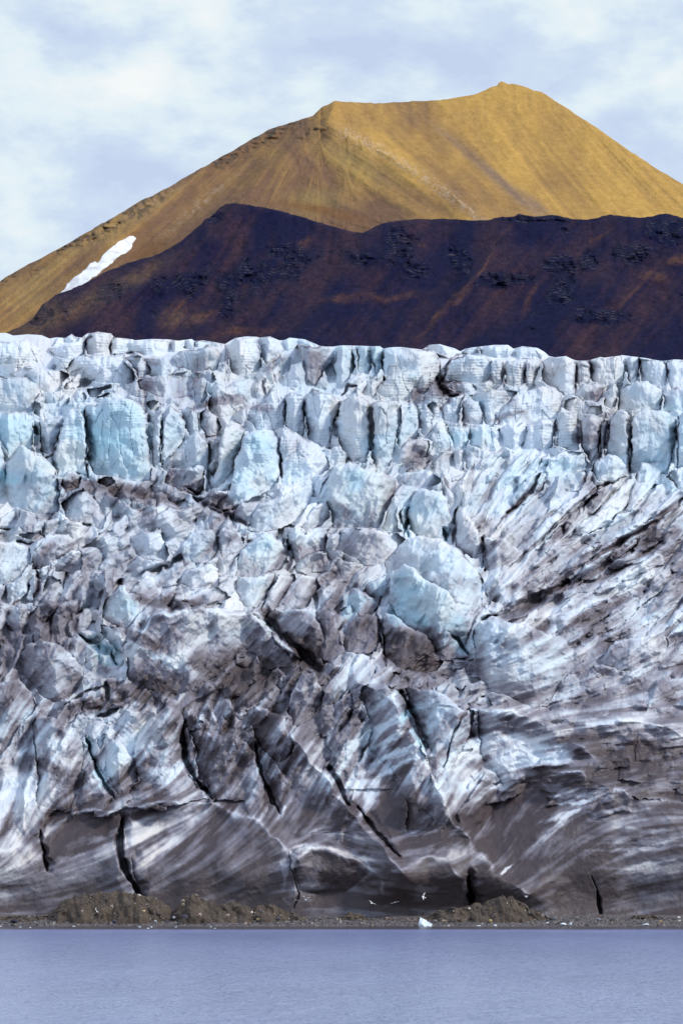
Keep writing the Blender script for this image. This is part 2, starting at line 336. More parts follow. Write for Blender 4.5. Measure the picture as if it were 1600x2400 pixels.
# each line: k (steepness: depth per height), r (edge rounding), dirt, blue, label or '-', outline
BLOCKS = '''.25 22 .02 .2|-|-140,805 0,800 60,798 95,820 104,845 95,860 40,868 -140,862
.3 10 .0 .1|+|118,812 133,790 153,788 150,806 125,815
.3 10 .0 .1|-|153,800 160,787 170,781 178,789 192,792 185,806 155,806
.25 16 .03 .05|+|115,815 155,806 185,795 203,779 218,781 200,800 195,832 155,845 130,832
.25 16 .08 .1|+|202,800 215,780 245,776 268,788 258,810 255,838 225,840 200,832
.3 14 .0 .15|+|260,800 268,792 276,785 290,795 311,792 316,797 340,796 357,794 390,795 400,800 400,830 370,842 330,830 300,826 270,832 260,832
.3 10 .0 .1|-|400,798 425,794 449,793 455,800 455,820 430,815 410,830
.3 10 .05 .1|-|455,800 474,796 490,800 500,801 525,806 520,820 490,812 458,818
.2 12 .1 .1|+|410,835 425,822 460,818 500,810 518,825 508,870 480,875 440,866 415,860
.2 18 .0 .1|tall rounded ice block on the skyline|533,808 551,793 577,788 600,789 610,830 616,860 592,885 560,890 538,870 534,830
.22 16 .0 .1|+|606,790 633,788 650,797 662,820 655,835 625,865 616,840
.25 12 .0 .1|+|662,800 665,793 685,790 705,793 728,800 740,810 745,830 700,815 670,830 662,820
.25 12 .22 .0|+|700,815 725,812 745,812 755,808 777,812 778,840 765,870 740,910 720,915 705,900 700,860
.22 12 .04 .15|+|782,812 800,808 825,812 830,860 818,890 800,905 785,900
.2 9 .0 .25|+|833,812 850,809 866,811 873,850 863,880 838,878
.25 9 .0 .3|-|868,811 890,811 896,817 896,870 880,885 872,850
.2 18 .0 .15|broad smooth ice block below the skyline|898,817 922,813 950,814 989,819 1020,825 1032,850 1028,880 1018,900 985,915 900,890
.3 16 .0 .1|+|989,818 1004,807 1030,805 1050,812 1062,817 1078,825 1068,834 1050,842 1030,835 1010,823
.2 14 .0 .3|+|1052,842 1080,832 1110,828 1140,832 1149,850 1149,905 1110,905 1060,895 1042,890 1047,860
.4 8 .0 .1|-|1078,824 1092,815 1106,813 1120,816 1120,832 1085,830
.4 14 .02 .15|+|1122,815 1150,809 1190,807 1201,818 1198,840 1160,842 1125,830
.2 8 .08 .1|-|1152,842 1180,842 1176,910 1152,908
.2 9 .1 .1|+|1185,845 1200,842 1226,850 1227,905 1215,912 1183,908
.4 14 .0 .1|+|1205,818 1223,811 1240,814 1260,815 1280,828 1288,842 1270,845 1230,845 1205,842
.2 8 .08 .1|-|1231,848 1266,847 1260,880 1250,910 1233,912
.22 16 .05 .0|+|1270,850 1290,838 1300,835 1326,833 1342,843 1348,860 1345,920 1320,925 1290,905 1272,890
.22 10 .05 .1|-|1352,850 1362,844 1380,845 1381,900 1352,905
.25 14 .03 .1|+|1383,843 1407,835 1420,838 1455,832 1463,850 1460,895 1440,905 1400,900 1385,890
.25 12 .1 .2|+|1465,840 1480,833 1502,840 1504,855 1495,890 1475,898 1466,890
.28 14 .05 .2|+|1503,845 1530,840 1555,845 1560,870 1558,905 1530,905 1503,890
.3 14 .0 .1|-|1560,848 1575,842 1600,843 1700,845 1700,905 1600,910 1572,915 1562,890
.2 14 .12 .35|blue grey ice face on the left edge|-140,895 0,888 8,892 20,888 60,888 85,905 90,925 75,970 60,975 -140,965
.35 14 .06 .05|+|22,880 60,862 100,865 140,868 165,880 150,900 140,925 85,925 60,895
.25 18 .02 .1|+|155,870 160,850 175,834 190,838 215,834 225,840 260,835 290,850 310,865 318,885 316,910 300,918 260,900 240,905 200,890 165,880
.3 14 .02 .1|+|292,838 330,838 350,860 355,875 340,885 325,890 318,870
.3 14 .02 .2|-|140,925 150,905 175,885 190,868 215,885 190,895 180,910 165,925
.35 10 .05 .1|-|195,915 215,912 240,905 260,898 275,910 240,920 225,940 210,940
.25 12 .15 .3|+|322,897 340,882 370,877 386,887 393,925 393,940 350,925 325,910
.35 12 .06 .1|-|400,880 430,870 460,872 500,868 505,890 495,900 480,890 450,885
.25 12 .05 .2|+|447,897 465,887 483,897 483,935 470,950 447,910
.28 16 .03 .1|+|487,960 489,937 505,895 530,905 560,892 580,890 590,920 593,940 570,960 530,972 505,975
.25 8 .03 .2|-|594,900 618,888 621,938 602,943
.25 8 .03 .1|-|624,887 632,892 639,918 626,936
.3 8 .05 .1|-|642,885 658,872 653,910 642,914
.28 12 .02 .1|+|657,910 669,890 680,855 705,845 715,875 725,915 700,918 662,916
.2 14 .05 .1|+|590,950 640,940 661,932 666,1010 640,1015 600,1005 580,985
.2 16 .02 .15|+|666,930 685,920 708,918 713,940 711,1020 690,1030 669,1010
.2 16 .02 .15|+|716,925 745,920 775,919 792,940 794,960 779,1000 774,1040 750,1050 725,1030 716,1000
.2 16 .05 .25|+|797,937 830,926 855,930 870,945 863,980 866,1040 860,1080 830,1085 800,1060 790,1020
.2 14 .03 .35|+|872,942 890,938 930,942 940,958 936,990 924,1040 914,1090 882,1100 868,1070 877,1010
.25 12 .0 .5|+|942,952 968,947 978,960 980,1000 983,1025 960,1030 938,1058 928,1040 937,990
.25 12 .02 .2|+|986,962 1000,957 1012,980 1012,1010 1000,1028 986,1020
.2 9 .14 .05|-|938,1070 952,1037 985,1030 1003,1032 1000,1070 970,1078 928,1095
.35 12 .03 .2|-|770,935 780,910 800,905 830,885 852,873 862,885 840,905 838,925 805,930
.35 10 .0 .3|+|850,925 860,900 875,885 895,868 903,875 890,905 872,938
.3 14 .0 .35|+|874,940 887,905 920,875 950,868 975,870 980,885 970,915 963,930 935,940
.25 9 .02 .5|+|978,918 987,885 1000,878 1006,890 1005,920 992,928
.35 12 .05 .25|+|1030,905 1070,898 1110,900 1125,918 1100,930 1080,925 1040,915
.3 10 .06 .1|-|1000,955 1015,943 1025,945 1045,975 1040,985 1015,975
.3 12 .02 .15|+|1037,950 1060,940 1085,922 1092,930 1080,965 1073,993 1045,988 1040,970
.25 14 .15 .0|+|1087,950 1100,937 1123,937 1133,965 1136,998 1100,998 1080,993
.3 14 .03 .2|+|1100,930 1130,918 1160,910 1195,915 1210,920 1190,945 1165,965 1153,1003 1140,998 1130,960
.28 18 .06 .15|broad domed ice block with a brown smudge|1157,1000 1172,965 1200,935 1240,915 1270,905 1300,905 1315,925 1317,965 1303,980 1250,985 1210,1000 1180,1005
.35 10 .05 .1|+|1320,950 1325,932 1345,932 1370,942 1380,955 1410,950 1410,970 1400,975 1370,968 1340,970 1322,960
.3 14 .15 .2|+|1347,928 1370,900 1395,895 1410,905 1410,930 1395,943 1360,938
.28 9 .05 .2|+|1414,940 1422,912 1445,897 1445,950 1435,960 1417,953
.28 14 .05 .1|+|1449,915 1475,900 1490,892 1515,893 1545,915 1550,925 1546,960 1500,965 1450,960
.3 14 .03 .2|-|1552,920 1575,912 1600,910 1700,908 1700,965 1600,965 1552,965
.22 12 .08 .1|+|1017,1000 1030,987 1043,992 1060,1030 1068,1050 1050,1055 1020,1060 1007,1073 1010,1030
.25 14 .0 .5|+|1047,1000 1075,997 1098,1002 1096,1040 1098,1058 1065,1055 1052,1020
.25 14 .0 .4|+|1102,1005 1130,998 1155,1005 1163,1020 1168,1050 1158,1063 1130,1063 1102,1053
.22 12 .02 .1|+|1162,1007 1195,992 1215,998 1226,990 1237,988 1233,1030 1208,1060 1177,1053
.22 12 .06 .1|+|1239,992 1265,982 1280,980 1303,982 1296,1050 1270,1065 1222,1063
.18 14 .0 .25|+|1305,1045 1307,987 1325,970 1342,970 1353,985 1358,1055 1340,1060 1312,1050
.18 9 .25 .0|+|1364,982 1385,972 1400,982 1406,1000 1403,1080 1385,1085 1367,1060
.18 7 .08 .0|-|1410,1000 1417,982 1426,980 1428,987 1416,1020 1411,1073 1404,1080
.18 16 .0 .4|tall smooth ice pillar with a rounded top|1432,990 1447,965 1460,960 1475,975 1480,1000 1478,1040 1470,1110 1440,1080 1420,1070
.18 16 .03 .3|+|1482,1000 1487,975 1505,960 1550,962 1580,975 1586,990 1578,1050 1568,1110 1520,1100 1478,1110 1484,1040
.2 12 .0 .35|-|1589,990 1602,965 1700,965 1700,1120 1577,1110 1582,1050
.2 14 .02 .7|cyan ice block on the left edge|-140,970 0,965 35,963 55,968 72,980 75,1010 78,1050 85,1065 60,1060 20,1075 8,1030 -140,1030
.2 10 .0 .3|-|-140,1025 5,1030 10,1100 15,1150 -140,1200
.25 20 .02 .4|pointed ice pinnacle with blue flanks|5,1130 15,1090 35,1060 55,1042 72,1050 85,1065 105,1070 125,1090 135,1120 140,1180 130,1200 60,1210 20,1190
.16 12 .10 .2|+|92,1010 94,985 102,980 130,978 146,985 143,1010 127,1043 114,1070 96,1058
.16 12 .02 .4|+|122,1070 151,987 165,960 187,948 194,970 197,1020 204,1060 204,1120 180,1105 150,1120 135,1130 130,1100
.14 18 .0 .75|large flat pale blue ice slab, widest of the cliff|204,950 210,945 225,950 245,932 280,935 300,932 325,945 330,960 345,975 346,1020 350,1060 353,1100 350,1125 300,1125 250,1120 216,1115 209,1050 203,990
.3 8 .02 .2|-|337,950 355,940 378,948 370,955 372,970 350,970
.14 10 .03 .4|+|356,1090 362,1020 367,975 380,967 378,1093 360,1098
.15 12 .03 .5|+|380,1085 382,985 398,952 413,957 422,962 433,990 430,1040 405,1060 387,1083
.2 12 .05 .4|+|424,960 440,950 463,965 468,990 468,1010 450,1028 437,1010
.22 14 .15 .4|+|467,967 480,957 500,970 516,985 518,1000 505,1023 480,1023 470,1000
.3 8 .05 .2|-|75,970 85,945 110,960 118,955 130,950 110,975 95,985
.3 8 .05 .3|-|130,955 155,920 162,935 160,955 140,965
.25 10 .05 .4|+|172,935 180,917 195,917 210,940 205,948 180,955 174,950
.3 9 .02 .1|-|210,945 225,930 245,920 270,915 270,935 240,940
.3 14 .06 .25|leaning blue white ice wedge|355,1105 400,1070 440,1030 460,1005 475,1025 483,1035 486,1070 483,1095 470,1110 430,1100 400,1110
.25 10 .22 .3|-|380,1130 400,1100 435,1100 480,1092 483,1110 477,1150 455,1163 420,1150 395,1140
.18 18 .02 .5|+|505,1120 515,1040 525,1005 545,995 560,1005 573,1010 563,1060 540,1110 520,1140 494,1150 494,1100
.16 26 .02 .5|largest rounded ice buttress, smooth and blue|545,1130 555,1070 570,1030 590,1005 620,1003 640,1010 652,1030 655,1070 660,1085 653,1120 640,1140 610,1160 560,1180 520,1200 500,1190 530,1160
.35 14 .05 .05|white rubbly ice slope|657,1040 642,1010 665,1003 695,1015 720,1028 745,1050 770,1075 775,1095 755,1110 730,1120 700,1130 680,1135 657,1140 662,1080
.45 10 .08 .3|+|575,1240 610,1185 700,1140 730,1135 740,1150 720,1185 690,1220 650,1245 600,1250
.4 10 .18 .05|-|702,1240 735,1190 765,1180 771,1215 745,1235 715,1245
.35 16 .0 .6|broad pale blue ice face split by diagonal cracks|742,1182 760,1130 790,1095 820,1085 835,1090 870,1100 895,1105 923,1115 928,1130 923,1160 905,1190 888,1240 830,1240 780,1240 772,1200
.2 9 .0 .4|+|895,1240 907,1195 925,1162 936,1167 930,1200 933,1235 943,1250 920,1250
.2 8 .0 .3|+|946,1255 937,1205 950,1182 954,1192 954,1240
.4 12 .06 .1|+|935,1110 950,1100 1000,1102 1030,1120 1045,1145 1030,1150 990,1150 960,1145 932,1130
.18 20 .0 .5|+|957,1245 962,1180 975,1150 1000,1148 1030,1155 1045,1180 1053,1210 1058,1250 1052,1272 1020,1262 985,1258
.2 14 .05 .0|upright ice pillar beside the dark cleft|1067,1280 1066,1240 1072,1200 1085,1197 1105,1220 1123,1245 1128,1280 1119,1315 1100,1305 1077,1285
.3 10 .22 .0|-|1132,1338 1137,1262 1180,1257 1200,1280 1238,1290 1200,1328 1160,1343
.45 14 .2 .0|+|800,1245 830,1240 890,1240 935,1250 950,1265 925,1295 900,1320 860,1330 820,1300 795,1290
.35 40 .02 .3|huge rounded white ice bulge in the middle of the glacier|900,1320 930,1290 955,1260 1000,1257 1050,1270 1075,1290 1090,1305 1115,1330 1132,1355 1140,1385 1138,1420 1120,1435 1100,1450 1070,1470 1030,1440 990,1400 940,1380 910,1350
.25 14 .02 .95|fractured cyan ice face|905,1410 912,1347 945,1324 970,1335 1000,1357 1020,1372 1053,1392 1062,1410 1080,1440 1098,1450 1103,1470 1093,1500 1075,1520 1050,1553 1030,1548 1000,1500 960,1470 930,1440
.25 10 .03 .75|+|835,1400 870,1362 903,1347 903,1408 880,1413 850,1400
.25 10 .1 .6|+|797,1430 802,1400 830,1377 853,1392 878,1412 888,1430 870,1448 840,1448 820,1420
.35 12 .35 .0|-|800,1520 820,1462 860,1442 888,1452 891,1500 880,1528 840,1538 810,1530
.35 14 .4 .0|+|893,1500 902,1432 930,1442 960,1472 1000,1492 1020,1532 1048,1558 1000,1578 940,1568 900,1538
.22 26 .05 .25|huge rounded grey white ice slab, right of centre|1112,1530 1107,1480 1125,1457 1155,1445 1180,1455 1200,1463 1230,1463 1270,1480 1310,1495 1340,1520 1357,1550 1350,1580 1320,1610 1290,1640 1250,1660 1200,1640 1150,1620 1120,1580
.35 14 .03 .3|+|430,1330 427,1280 450,1247 490,1242 511,1257 511,1290 490,1320 450,1315
.35 12 .05 .05|+|514,1245 530,1235 560,1245 575,1265 560,1290 520,1310 513,1290
.3 16 .02 .6|+|550,1350 562,1290 590,1262 625,1247 660,1267 670,1300 673,1320 650,1338 600,1353
.35 14 .08 .3|+|659,1255 667,1237 690,1237 710,1252 763,1242 768,1260 758,1290 720,1300 690,1320 682,1300 679,1270
.3 12 .02 .6|+|547,1362 560,1352 600,1354 643,1343 643,1370 625,1398 603,1430 575,1418 552,1385
.3 10 .2 .1|+|609,1433 652,1347 690,1347 693,1360 670,1398 640,1438 612,1438
.3 12 .15 .05|+|644,1438 682,1372 710,1347 743,1347 753,1375 730,1400 715,1425 680,1433
.28 20 .03 .15|rounded pale ice boulder in the rubble|320,1300 302,1260 340,1245 375,1250 390,1280 398,1305 385,1320 340,1310
.3 20 .05 .05|domed white ice lump|150,1210 142,1180 165,1160 190,1148 215,1160 240,1190 252,1210 245,1240 200,1225 160,1220
.3 12 .5 .0|+|140,1135 155,1105 175,1100 188,1120 183,1145 150,1155
.3 9 .45 .0|-|230,1125 262,1115 272,1135 250,1145 230,1135
.4 12 .08 .0|-|-140,1240 20,1260 60,1250 95,1245 100,1260 75,1275 40,1265 10,1250
.3 18 .05 .3|+|-140,1290 0,1267 40,1272 70,1277 75,1310 50,1350 10,1370 -140,1380
.35 12 .15 .15|+|72,1340 82,1290 110,1257 160,1252 175,1267 170,1290 110,1330
.35 10 .05 .0|+|120,1320 160,1292 185,1292 190,1330 170,1345 120,1335
.3 8 .05 .0|-|97,1388 112,1347 140,1357 140,1373 120,1383
.25 14 .0 .75|pale blue ice slab crossed by one crack|240,1420 255,1392 290,1372 305,1392 330,1402 325,1440 300,1473 265,1463 242,1450
.35 10 .05 .0|-|300,1395 340,1352 360,1347 380,1380 375,1398 330,1398
.35 10 .02 .0|+|410,1365 440,1332 500,1322 511,1332 511,1373 450,1383
.45 10 .08 .0|-|425,1410 480,1377 510,1377 545,1405 520,1413 450,1423
.6 20 .12 .25|+|280,1640 300,1540 330,1480 360,1440 420,1430 500,1425 590,1440 610,1460 640,1500 680,1530 690,1560 640,1570 560,1560 510,1620 440,1650 300,1650
.3 12 .3 .25|+|735,1560 700,1540 660,1490 620,1455 640,1432 715,1427 735,1435 750,1480 770,1530
.3 12 .3 .1|-|742,1430 765,1430 790,1440 798,1500 808,1530 760,1558 742,1500
.25 18 .03 .15|rounded white ice block above the dark ledge|40,1590 40,1550 65,1510 100,1500 140,1510 165,1530 190,1560 200,1590 210,1610 170,1640 130,1655 80,1620 60,1600
.3 10 .05 .5|-|192,1570 202,1512 220,1512 236,1530 238,1555 225,1568 215,1578
.4 14 .15 .35|+|-140,1600 20,1600 40,1590 60,1610 75,1620 83,1660 60,1700 20,1780 -140,1850
.35 18 .12 .1|+|75,1770 70,1720 80,1687 125,1682 150,1705 160,1715 188,1730 203,1760 198,1800 180,1860 160,1900 110,1900 85,1880 88,1820
.3 10 .05 .0|+|180,1900 192,1840 207,1780 215,1782 233,1820 248,1850 266,1872 250,1898 200,1908
.2 5 .05 .4|-|198,1732 208,1729 232,1760 238,1800 232,1808 215,1775
.2 5 .05 .3|+|222,1720 245,1718 248,1740 236,1758 228,1745
.25 12 .05 .3|+|247,1800 252,1745 262,1732 290,1745 305,1770 316,1790 323,1830 300,1850 280,1870 260,1840
.35 20 .03 .15|large pale ice face left of the long crevasse|315,1780 325,1730 355,1680 385,1657 400,1657 425,1672 431,1690 418,1740 430,1790 453,1830 488,1870 440,1880 380,1890 330,1880 300,1860 328,1830
.4 10 .12 .05|-|427,1690 432,1667 455,1662 475,1690 488,1720 460,1710 440,1705
.3 16 .1 .2|+|437,1740 440,1715 460,1707 500,1722 558,1722 598,1762 601,1800 623,1870 638,1900 620,1905 575,1880 500,1870 464,1820 444,1780
.35 9 .2 .05|-|457,1658 490,1650 503,1680 518,1700 498,1713
.3 7 .0 .2|+|510,1650 520,1637 540,1640 545,1655 560,1672 563,1700 550,1718 522,1690
.3 14 .08 .25|+|567,1715 570,1670 600,1657 625,1662 650,1674 666,1682 670,1710 688,1750 678,1780 660,1798 640,1788 607,1750
.3 16 .02 .15|+|690,1700 667,1665 692,1610 710,1577 738,1572 748,1600 763,1620 753,1660 735,1688 715,1698
.3 10 .0 .15|+|622,1800 617,1782 650,1792 665,1812 670,1832 693,1842 688,1880 657,1903 642,1880
.3 10 .0 .15|+|577,1905 574,1880 587,1852 610,1852 623,1870 643,1905 648,1915 610,1930 590,1916
.3 9 .0 .0|+|612,1935 635,1917 658,1920 660,1935 645,1950
.7 30 .12 .2|great striped ice ridge, pyramid shaped|760,1800 785,1720 820,1640 850,1610 900,1600 933,1650 958,1690 983,1750 1008,1800 1038,1880 1075,1960 1085,2085 960,2090 900,2010 850,1900 800,1870 780,1830
.35 22 .02 .3|+|938,1612 950,1617 1000,1612 1060,1642 1080,1662 1118,1662 1108,1700 1060,1800 1098,1860 1070,1900 1022,1850 993,1760 963,1680
.3 14 .0 .0|small smooth white ice knob|1105,1650 1120,1636 1145,1636 1157,1655 1130,1662
.5 16 .05 .0|+|1122,1662 1200,1662 1280,1692 1320,1712 1370,1742 1380,1762 1413,1790 1400,1800 1350,1810 1250,1805 1210,1820 1180,1840 1122,1800 1112,1720
.45 20 .0 .2|+|1400,1800 1490,1700 1520,1650 1540,1592 1600,1590 1720,1590 1720,1680 1600,1660 1560,1680 1480,1800
.5 12 .0 .1|-|1530,1790 1545,1767 1600,1757 1720,1752 1720,1788 1600,1788 1540,1808
.3 14 .1 .0|+|1400,1570 1440,1502 1500,1492 1560,1477 1567,1510 1550,1568 1500,1578 1430,1588
.35 12 .12 .1|+|1362,1572 1382,1567 1400,1562 1440,1564 1458,1580 1440,1608 1410,1600
.5 10 .0 .0|long smooth white ice rib slanting down left|1192,1325 1222,1275 1300,1202 1362,1150 1385,1130 1398,1150 1368,1180 1318,1230 1250,1300 1217,1332
.4 9 .0 .3|+|1320,1340 1340,1310 1385,1277 1388,1290 1386,1312 1350,1335
.35 9 .0 .4|+|1362,1358 1372,1330 1408,1322 1411,1345 1385,1360
.4 8 .0 .0|+|1435,1303 1455,1285 1490,1267 1490,1277 1445,1313
.4 9 .03 .1|+|1420,1328 1470,1302 1528,1272 1528,1282 1480,1315 1440,1333
.4 9 .03 .1|+|1482,1335 1540,1292 1555,1302 1553,1320 1500,1330
.4 12 .04 .3|+|1202,1428 1212,1382 1270,1347 1283,1352 1278,1370 1240,1400
.35 10 .03 .1|+|1137,1400 1150,1352 1160,1347 1185,1377 1198,1400 1170,1423 1142,1418
.35 14 .0 .2|+|1275,1130 1290,1072 1320,1060 1365,1062 1378,1085 1370,1100 1330,1112 1280,1140
.35 14 .0 .2|+|1382,1100 1400,1077 1430,1066 1455,1072 1473,1100 1483,1120 1440,1140 1400,1130
.3 9 .1 .25|+|1003,1112 1030,1062 1058,1050 1063,1080 1045,1110 1020,1117
.3 7 .15 .3|-|1064,1105 1067,1054 1086,1052 1085,1113
.3 7 .1 .25|-|1090,1110 1100,1062 1113,1062 1113,1110
.35 9 .05 .3|+|1120,1105 1130,1077 1170,1057 1180,1062 1150,1098 1125,1118
.4 10 .0 .2|+|1210,1130 1250,1080 1262,1070 1268,1085 1240,1130 1215,1160
.4 9 .0 .3|+|1150,1150 1200,1080 1225,1062 1235,1068 1200,1130 1165,1170
.4 12 .0 .3|+|1200,1185 1210,1150 1250,1110 1272,1106 1275,1150 1240,1185 1205,1200
.45 12 .0 .2|-|1490,1120 1500,1085 1555,1080 1565,1100 1545,1120 1500,1135
.45 12 .0 .2|-|1565,1115 1580,1095 1720,1090 1720,1150 1590,1150
.35 14 .05 .0|+|270,1520 250,1500 235,1480 240,1465 290,1470 300,1490 285,1530
.3 8 .1 .0|+|190,1670 192,1645 235,1635 234,1660 200,1668
.3 9 .05 .0|-|278,1675 285,1655 300,1650 306,1660 290,1678
.35 14 .5 .0|-|680,2080 690,1995 730,1975 790,1990 850,2020 900,2060 900,2150 700,2150'''
SER = {}
bl = []
for ln in BLOCKS.strip().splitlines():
    ln = ln.strip()
    if not ln or ln.startswith('#'): continue
    a = ln.split('|'); k, r, dd, bb = [float(x) for x in a[0].split()]; bl.append((k, r, dd, bb, a[1].strip(), pts(a[2])))
NB = len(bl)
# further, unnamed blocks fill the slopes between: upright columns in the cliffs, slabs lying along the flow lower down
rf = np.random.default_rng(21)
def th_at(u, v):
    i = int(np.clip((u - G.u[0]) / G.su, 0, G.nu - 1)); j = int(np.clip((v - G.sky[i]) / G.h[i], 0, G.nv - 1)); return TH0[j, i]
def poly(u, v, a, b, an, n=9):
    q = []
    for t in np.sort(rf.uniform(0, 2 * np.pi, n) * .5 + np.linspace(0, 2 * np.pi, n, False) * .5 + np.linspace(0, np.pi, n) * 0):
        c_, s_ = math.cos(t), math.sin(t); m = max(abs(c_), abs(s_)) ** .6; x = a * c_ / m * rf.uniform(.85, 1.1); y = b * s_ / m * rf.uniform(.8, 1.1)
        q.append((u + x * math.cos(an) + y * math.sin(an), v - x * math.sin(an) + y * math.cos(an)))
    q = np.array(q); c_ = q.mean(0); return q[np.argsort(np.arctan2(q[:, 1] - c_[1], q[:, 0] - c_[0]))]
fill = []
for v0 in range(860, 1120, 32):
    u = -120 + rf.uniform(0, 30)
    while u < 1720:
        w_ = rf.uniform(26, 50); fill.append((rf.uniform(.15, .3), 14, rf.uniform(0, .12), rf.uniform(0, .35), '-', poly(u, v0 + rf.uniform(-10, 10), rf.uniform(26, 46), w_, 1.5 + rf.uniform(-.15, .15)))); u += w_ * 1.7
for v0 in range(1130, 1900, 32):
    u = -120 + rf.uniform(0, 60)
    while u < 1720:
        fan = u > 1130 and v0 < 1560
        a_, b_ = (rf.uniform(60, 130), rf.uniform(10, 22)) if fan else ((rf.uniform(26, 78), rf.uniform(14, 36)) if v0 < 1640 else (rf.uniform(45, 110), rf.uniform(16, 36)))
        if v0 < 1780 or rf.random() < .4:
            fill.append((rf.uniform(.25, .5) + (.4 if fan else 0), 9, rf.uniform(-.05, .22), rf.uniform(0, .3), '-', poly(u, v0 + rf.uniform(-16, 16), a_, b_, th_at(u, v0) + rf.uniform(-.25, .25))))
        u += (a_ * .6 + b_) * rf.uniform(.7, 1.1)
EB = E.copy(); ALL = list(zip(range(NB + 1, NB + 1 + len(fill)), fill)) + list(zip(range(1, NB + 1), bl)); EN = np.full(U.shape, 1e9)
for n, (k, r, dd, bb, lab, P) in ALL:
    if n <= NB: SER[n] = (lab, P)
    x0, y0 = P.min(0) - 14; x1, y1 = P.max(0) + 14
    i0 = max(0, int((x0 - G.u[0]) / G.su)); i1 = min(G.nu, int((x1 - G.u[0]) / G.su) + 2)
    if i1 <= i0: continue
    rows_ = np.where((V[:, i0:i1].max(1) > y0) & (V[:, i0:i1].min(1) < y1))[0]
    if len(rows_) < 3: continue
    j0, j1 = rows_[0], rows_[-1] + 1
    S = (slice(j0, j1), slice(i0, i1)); u, v = WU[S], WV[S]
    ins = inside(u, v, P)
    d = np.where(ins, segdist(u, v, P), 0)
    uc, vc = P.mean(0); wd = (P[:, 0].max() - P[:, 0].min()) / 2; vb = P[:, 1].max(); ht = vb - P[:, 1].min()
    # lower outline of the block at each bearing
    ug = np.linspace(P[:, 0].min(), P[:, 0].max(), 40); lo = np.full(40, -1e9)
    for q in range(len(P)):
        (ax, ay), (bx, by) = P[q], P[(q + 1) % len(P)]
        if ax > bx: ax, ay, bx, by = bx, by, ax, ay
        m = (ug >= ax) & (ug <= bx)
        if bx > ax: lo[m] = np.maximum(lo[m], ay + (by - ay) * (ug[m] - ax) / (bx - ax))
    lo = np.where(lo < 0, vb, lo)
    vr = vb - (.62 if vc < 1500 else .85) * (vb - np.interp(u, ug, lo))
    rs = np.random.default_rng(n + 100)
    r *= 1.9 if lab not in '-+' else (1.5 if vc < 1120 else 1.25)
    t = np.clip(1 - d / r, 0, 1); foot = sstep(.0, .4 if vc < 1700 else .8, (np.interp(u, ug, lo) - v) / ht * 1.3)
    edge = r * (1 - np.sqrt(1 - .98 * t * t)) * 1.15 * (.15 + .85 * foot)
    tu, tl = rs.uniform(-.3, .3), rs.uniform(2, 8) - (14 if n > NB else 0)
    hb = E0(vr) - (4 + tl if n > NB or vc < 1700 else -4) + k * (vb - v) + tu * (u - uc) + .22 * wd * ((u - uc) / wd) ** 2 + edge
    hb = hb + (fbm(u, v, 60, 2, n) - .5) * min(30, wd * .5)
    if n <= NB:
        win = ins & (hb < EB[S] + 4) & (hb < EN[S]); EN[S] = np.where(win, hb, EN[S]); E[S] = np.where(win, hb, E[S])
    else:
        win = ins & (hb < E[S]); E[S] = np.where(win, hb, E[S])
    BID[S] = np.where(win, n, BID[S])
    DRT_HILITE[S] = np.where(win, dd * (.4 + .6 * np.clip(d / 12, 0, 1)) + (.28 * sstep(4.5, 1, d) * sstep(.42, .6, vnoise(u, v, 22, n % 7)) if vc < 1500 else 0), DRT_HILITE[S])
    if n <= NB and 1120 < vc < 1720:  # tone grows darker towards each block's foot
        hgt = np.clip((np.interp(u, ug, lo) - v) / ht, 0, 1); q = sstep(.62, .15, hgt + (fbm(u, v, 34, 4, n % 5) - .5) * 1.1 + .25 * (u - uc) / wd * (rs.random() < .7)); DRT_HILITE[S] += np.where(win, -.22 * sstep(9, 3, d) * foot * sstep(.3, .55, vnoise(u, v, 24, 3)) + q * rs.uniform(.05, .34), 0)  # upper rims lightened as painted highlights
    BLU[S] = np.where(win, bb * sstep(0, 26, d + 8), BLU[S] * 1.)

# long folds: a crest line with a broad side and a steep side
def fold(p, A, wl, wr, wob=17):
    """raise the ice along a crest; wl = reach on the left of the line's direction, wr on its right"""
    P = pts(p); uu = U + (cn(60, 3, 2) - .5) * wob * 2; vv = V + (cn(60, 3, 3) - .5) * wob * 2
    best = np.full(U.shape, 1e9, np.float32); sg = np.zeros(U.shape, np.float32)
    for i in range(len(P) - 1):
        ax, ay = P[i]; bx, by = P[i + 1]; dx, dy = bx - ax, by - ay; L = dx * dx + dy * dy
        t = np.clip(((uu - ax) * dx + (vv - ay) * dy) / L, 0, 1); ex = uu - ax - t * dx; ey = vv - ay - t * dy; d = np.hypot(ex, ey)
        n_ = d < best; best = np.where(n_, d, best); sg = np.where(n_, (dx * ey - dy * ex) / (math.sqrt(L) * (d + 1e-3)), sg)
    # image v points down: positive cross product lies to the right of travel
    if A > 0: CREST_HILITE[:] = np.maximum(CREST_HILITE, np.exp(-(best / 5.5) ** 2) * sstep(.35, .6, vnoise(U, V, 30, 2)))
    wd_ = wl * 2.3 + (wr - wl * 2.3) * sstep(-1, 1, sg); return -A * np.exp(-best / wd_)
CREST_HILITE = np.zeros(U.shape, np.float32)  # strength of the painted highlight along fold crests
FO = fold('850,1612 905,1606 935,1650 985,1750 1010,1800 1045,1890 1090,1965 1130,2025 1200,2070 1235,2100', 85, 30, 130)
FO += fold('690,1730 755,1820 800,1875 850,1935 900,1995 942,2040', 55, 16, 90)
FO += fold('290,1925 300,1895 400,1880 500,1885 580,1920 640,1962 684,2005 692,2060 686,2130', 36, 22, 130)
FO += fold('0,1990 60,1985 150,1915 200,1895 260,1910 276,1960 284,2040 300,2110', 15, 22, 90)
FO += fold('1205,1822 1260,1806 1350,1812 1430,1850 1500,1872 1560,1925 1610,1965 1720,2010', 42, 22, 110)
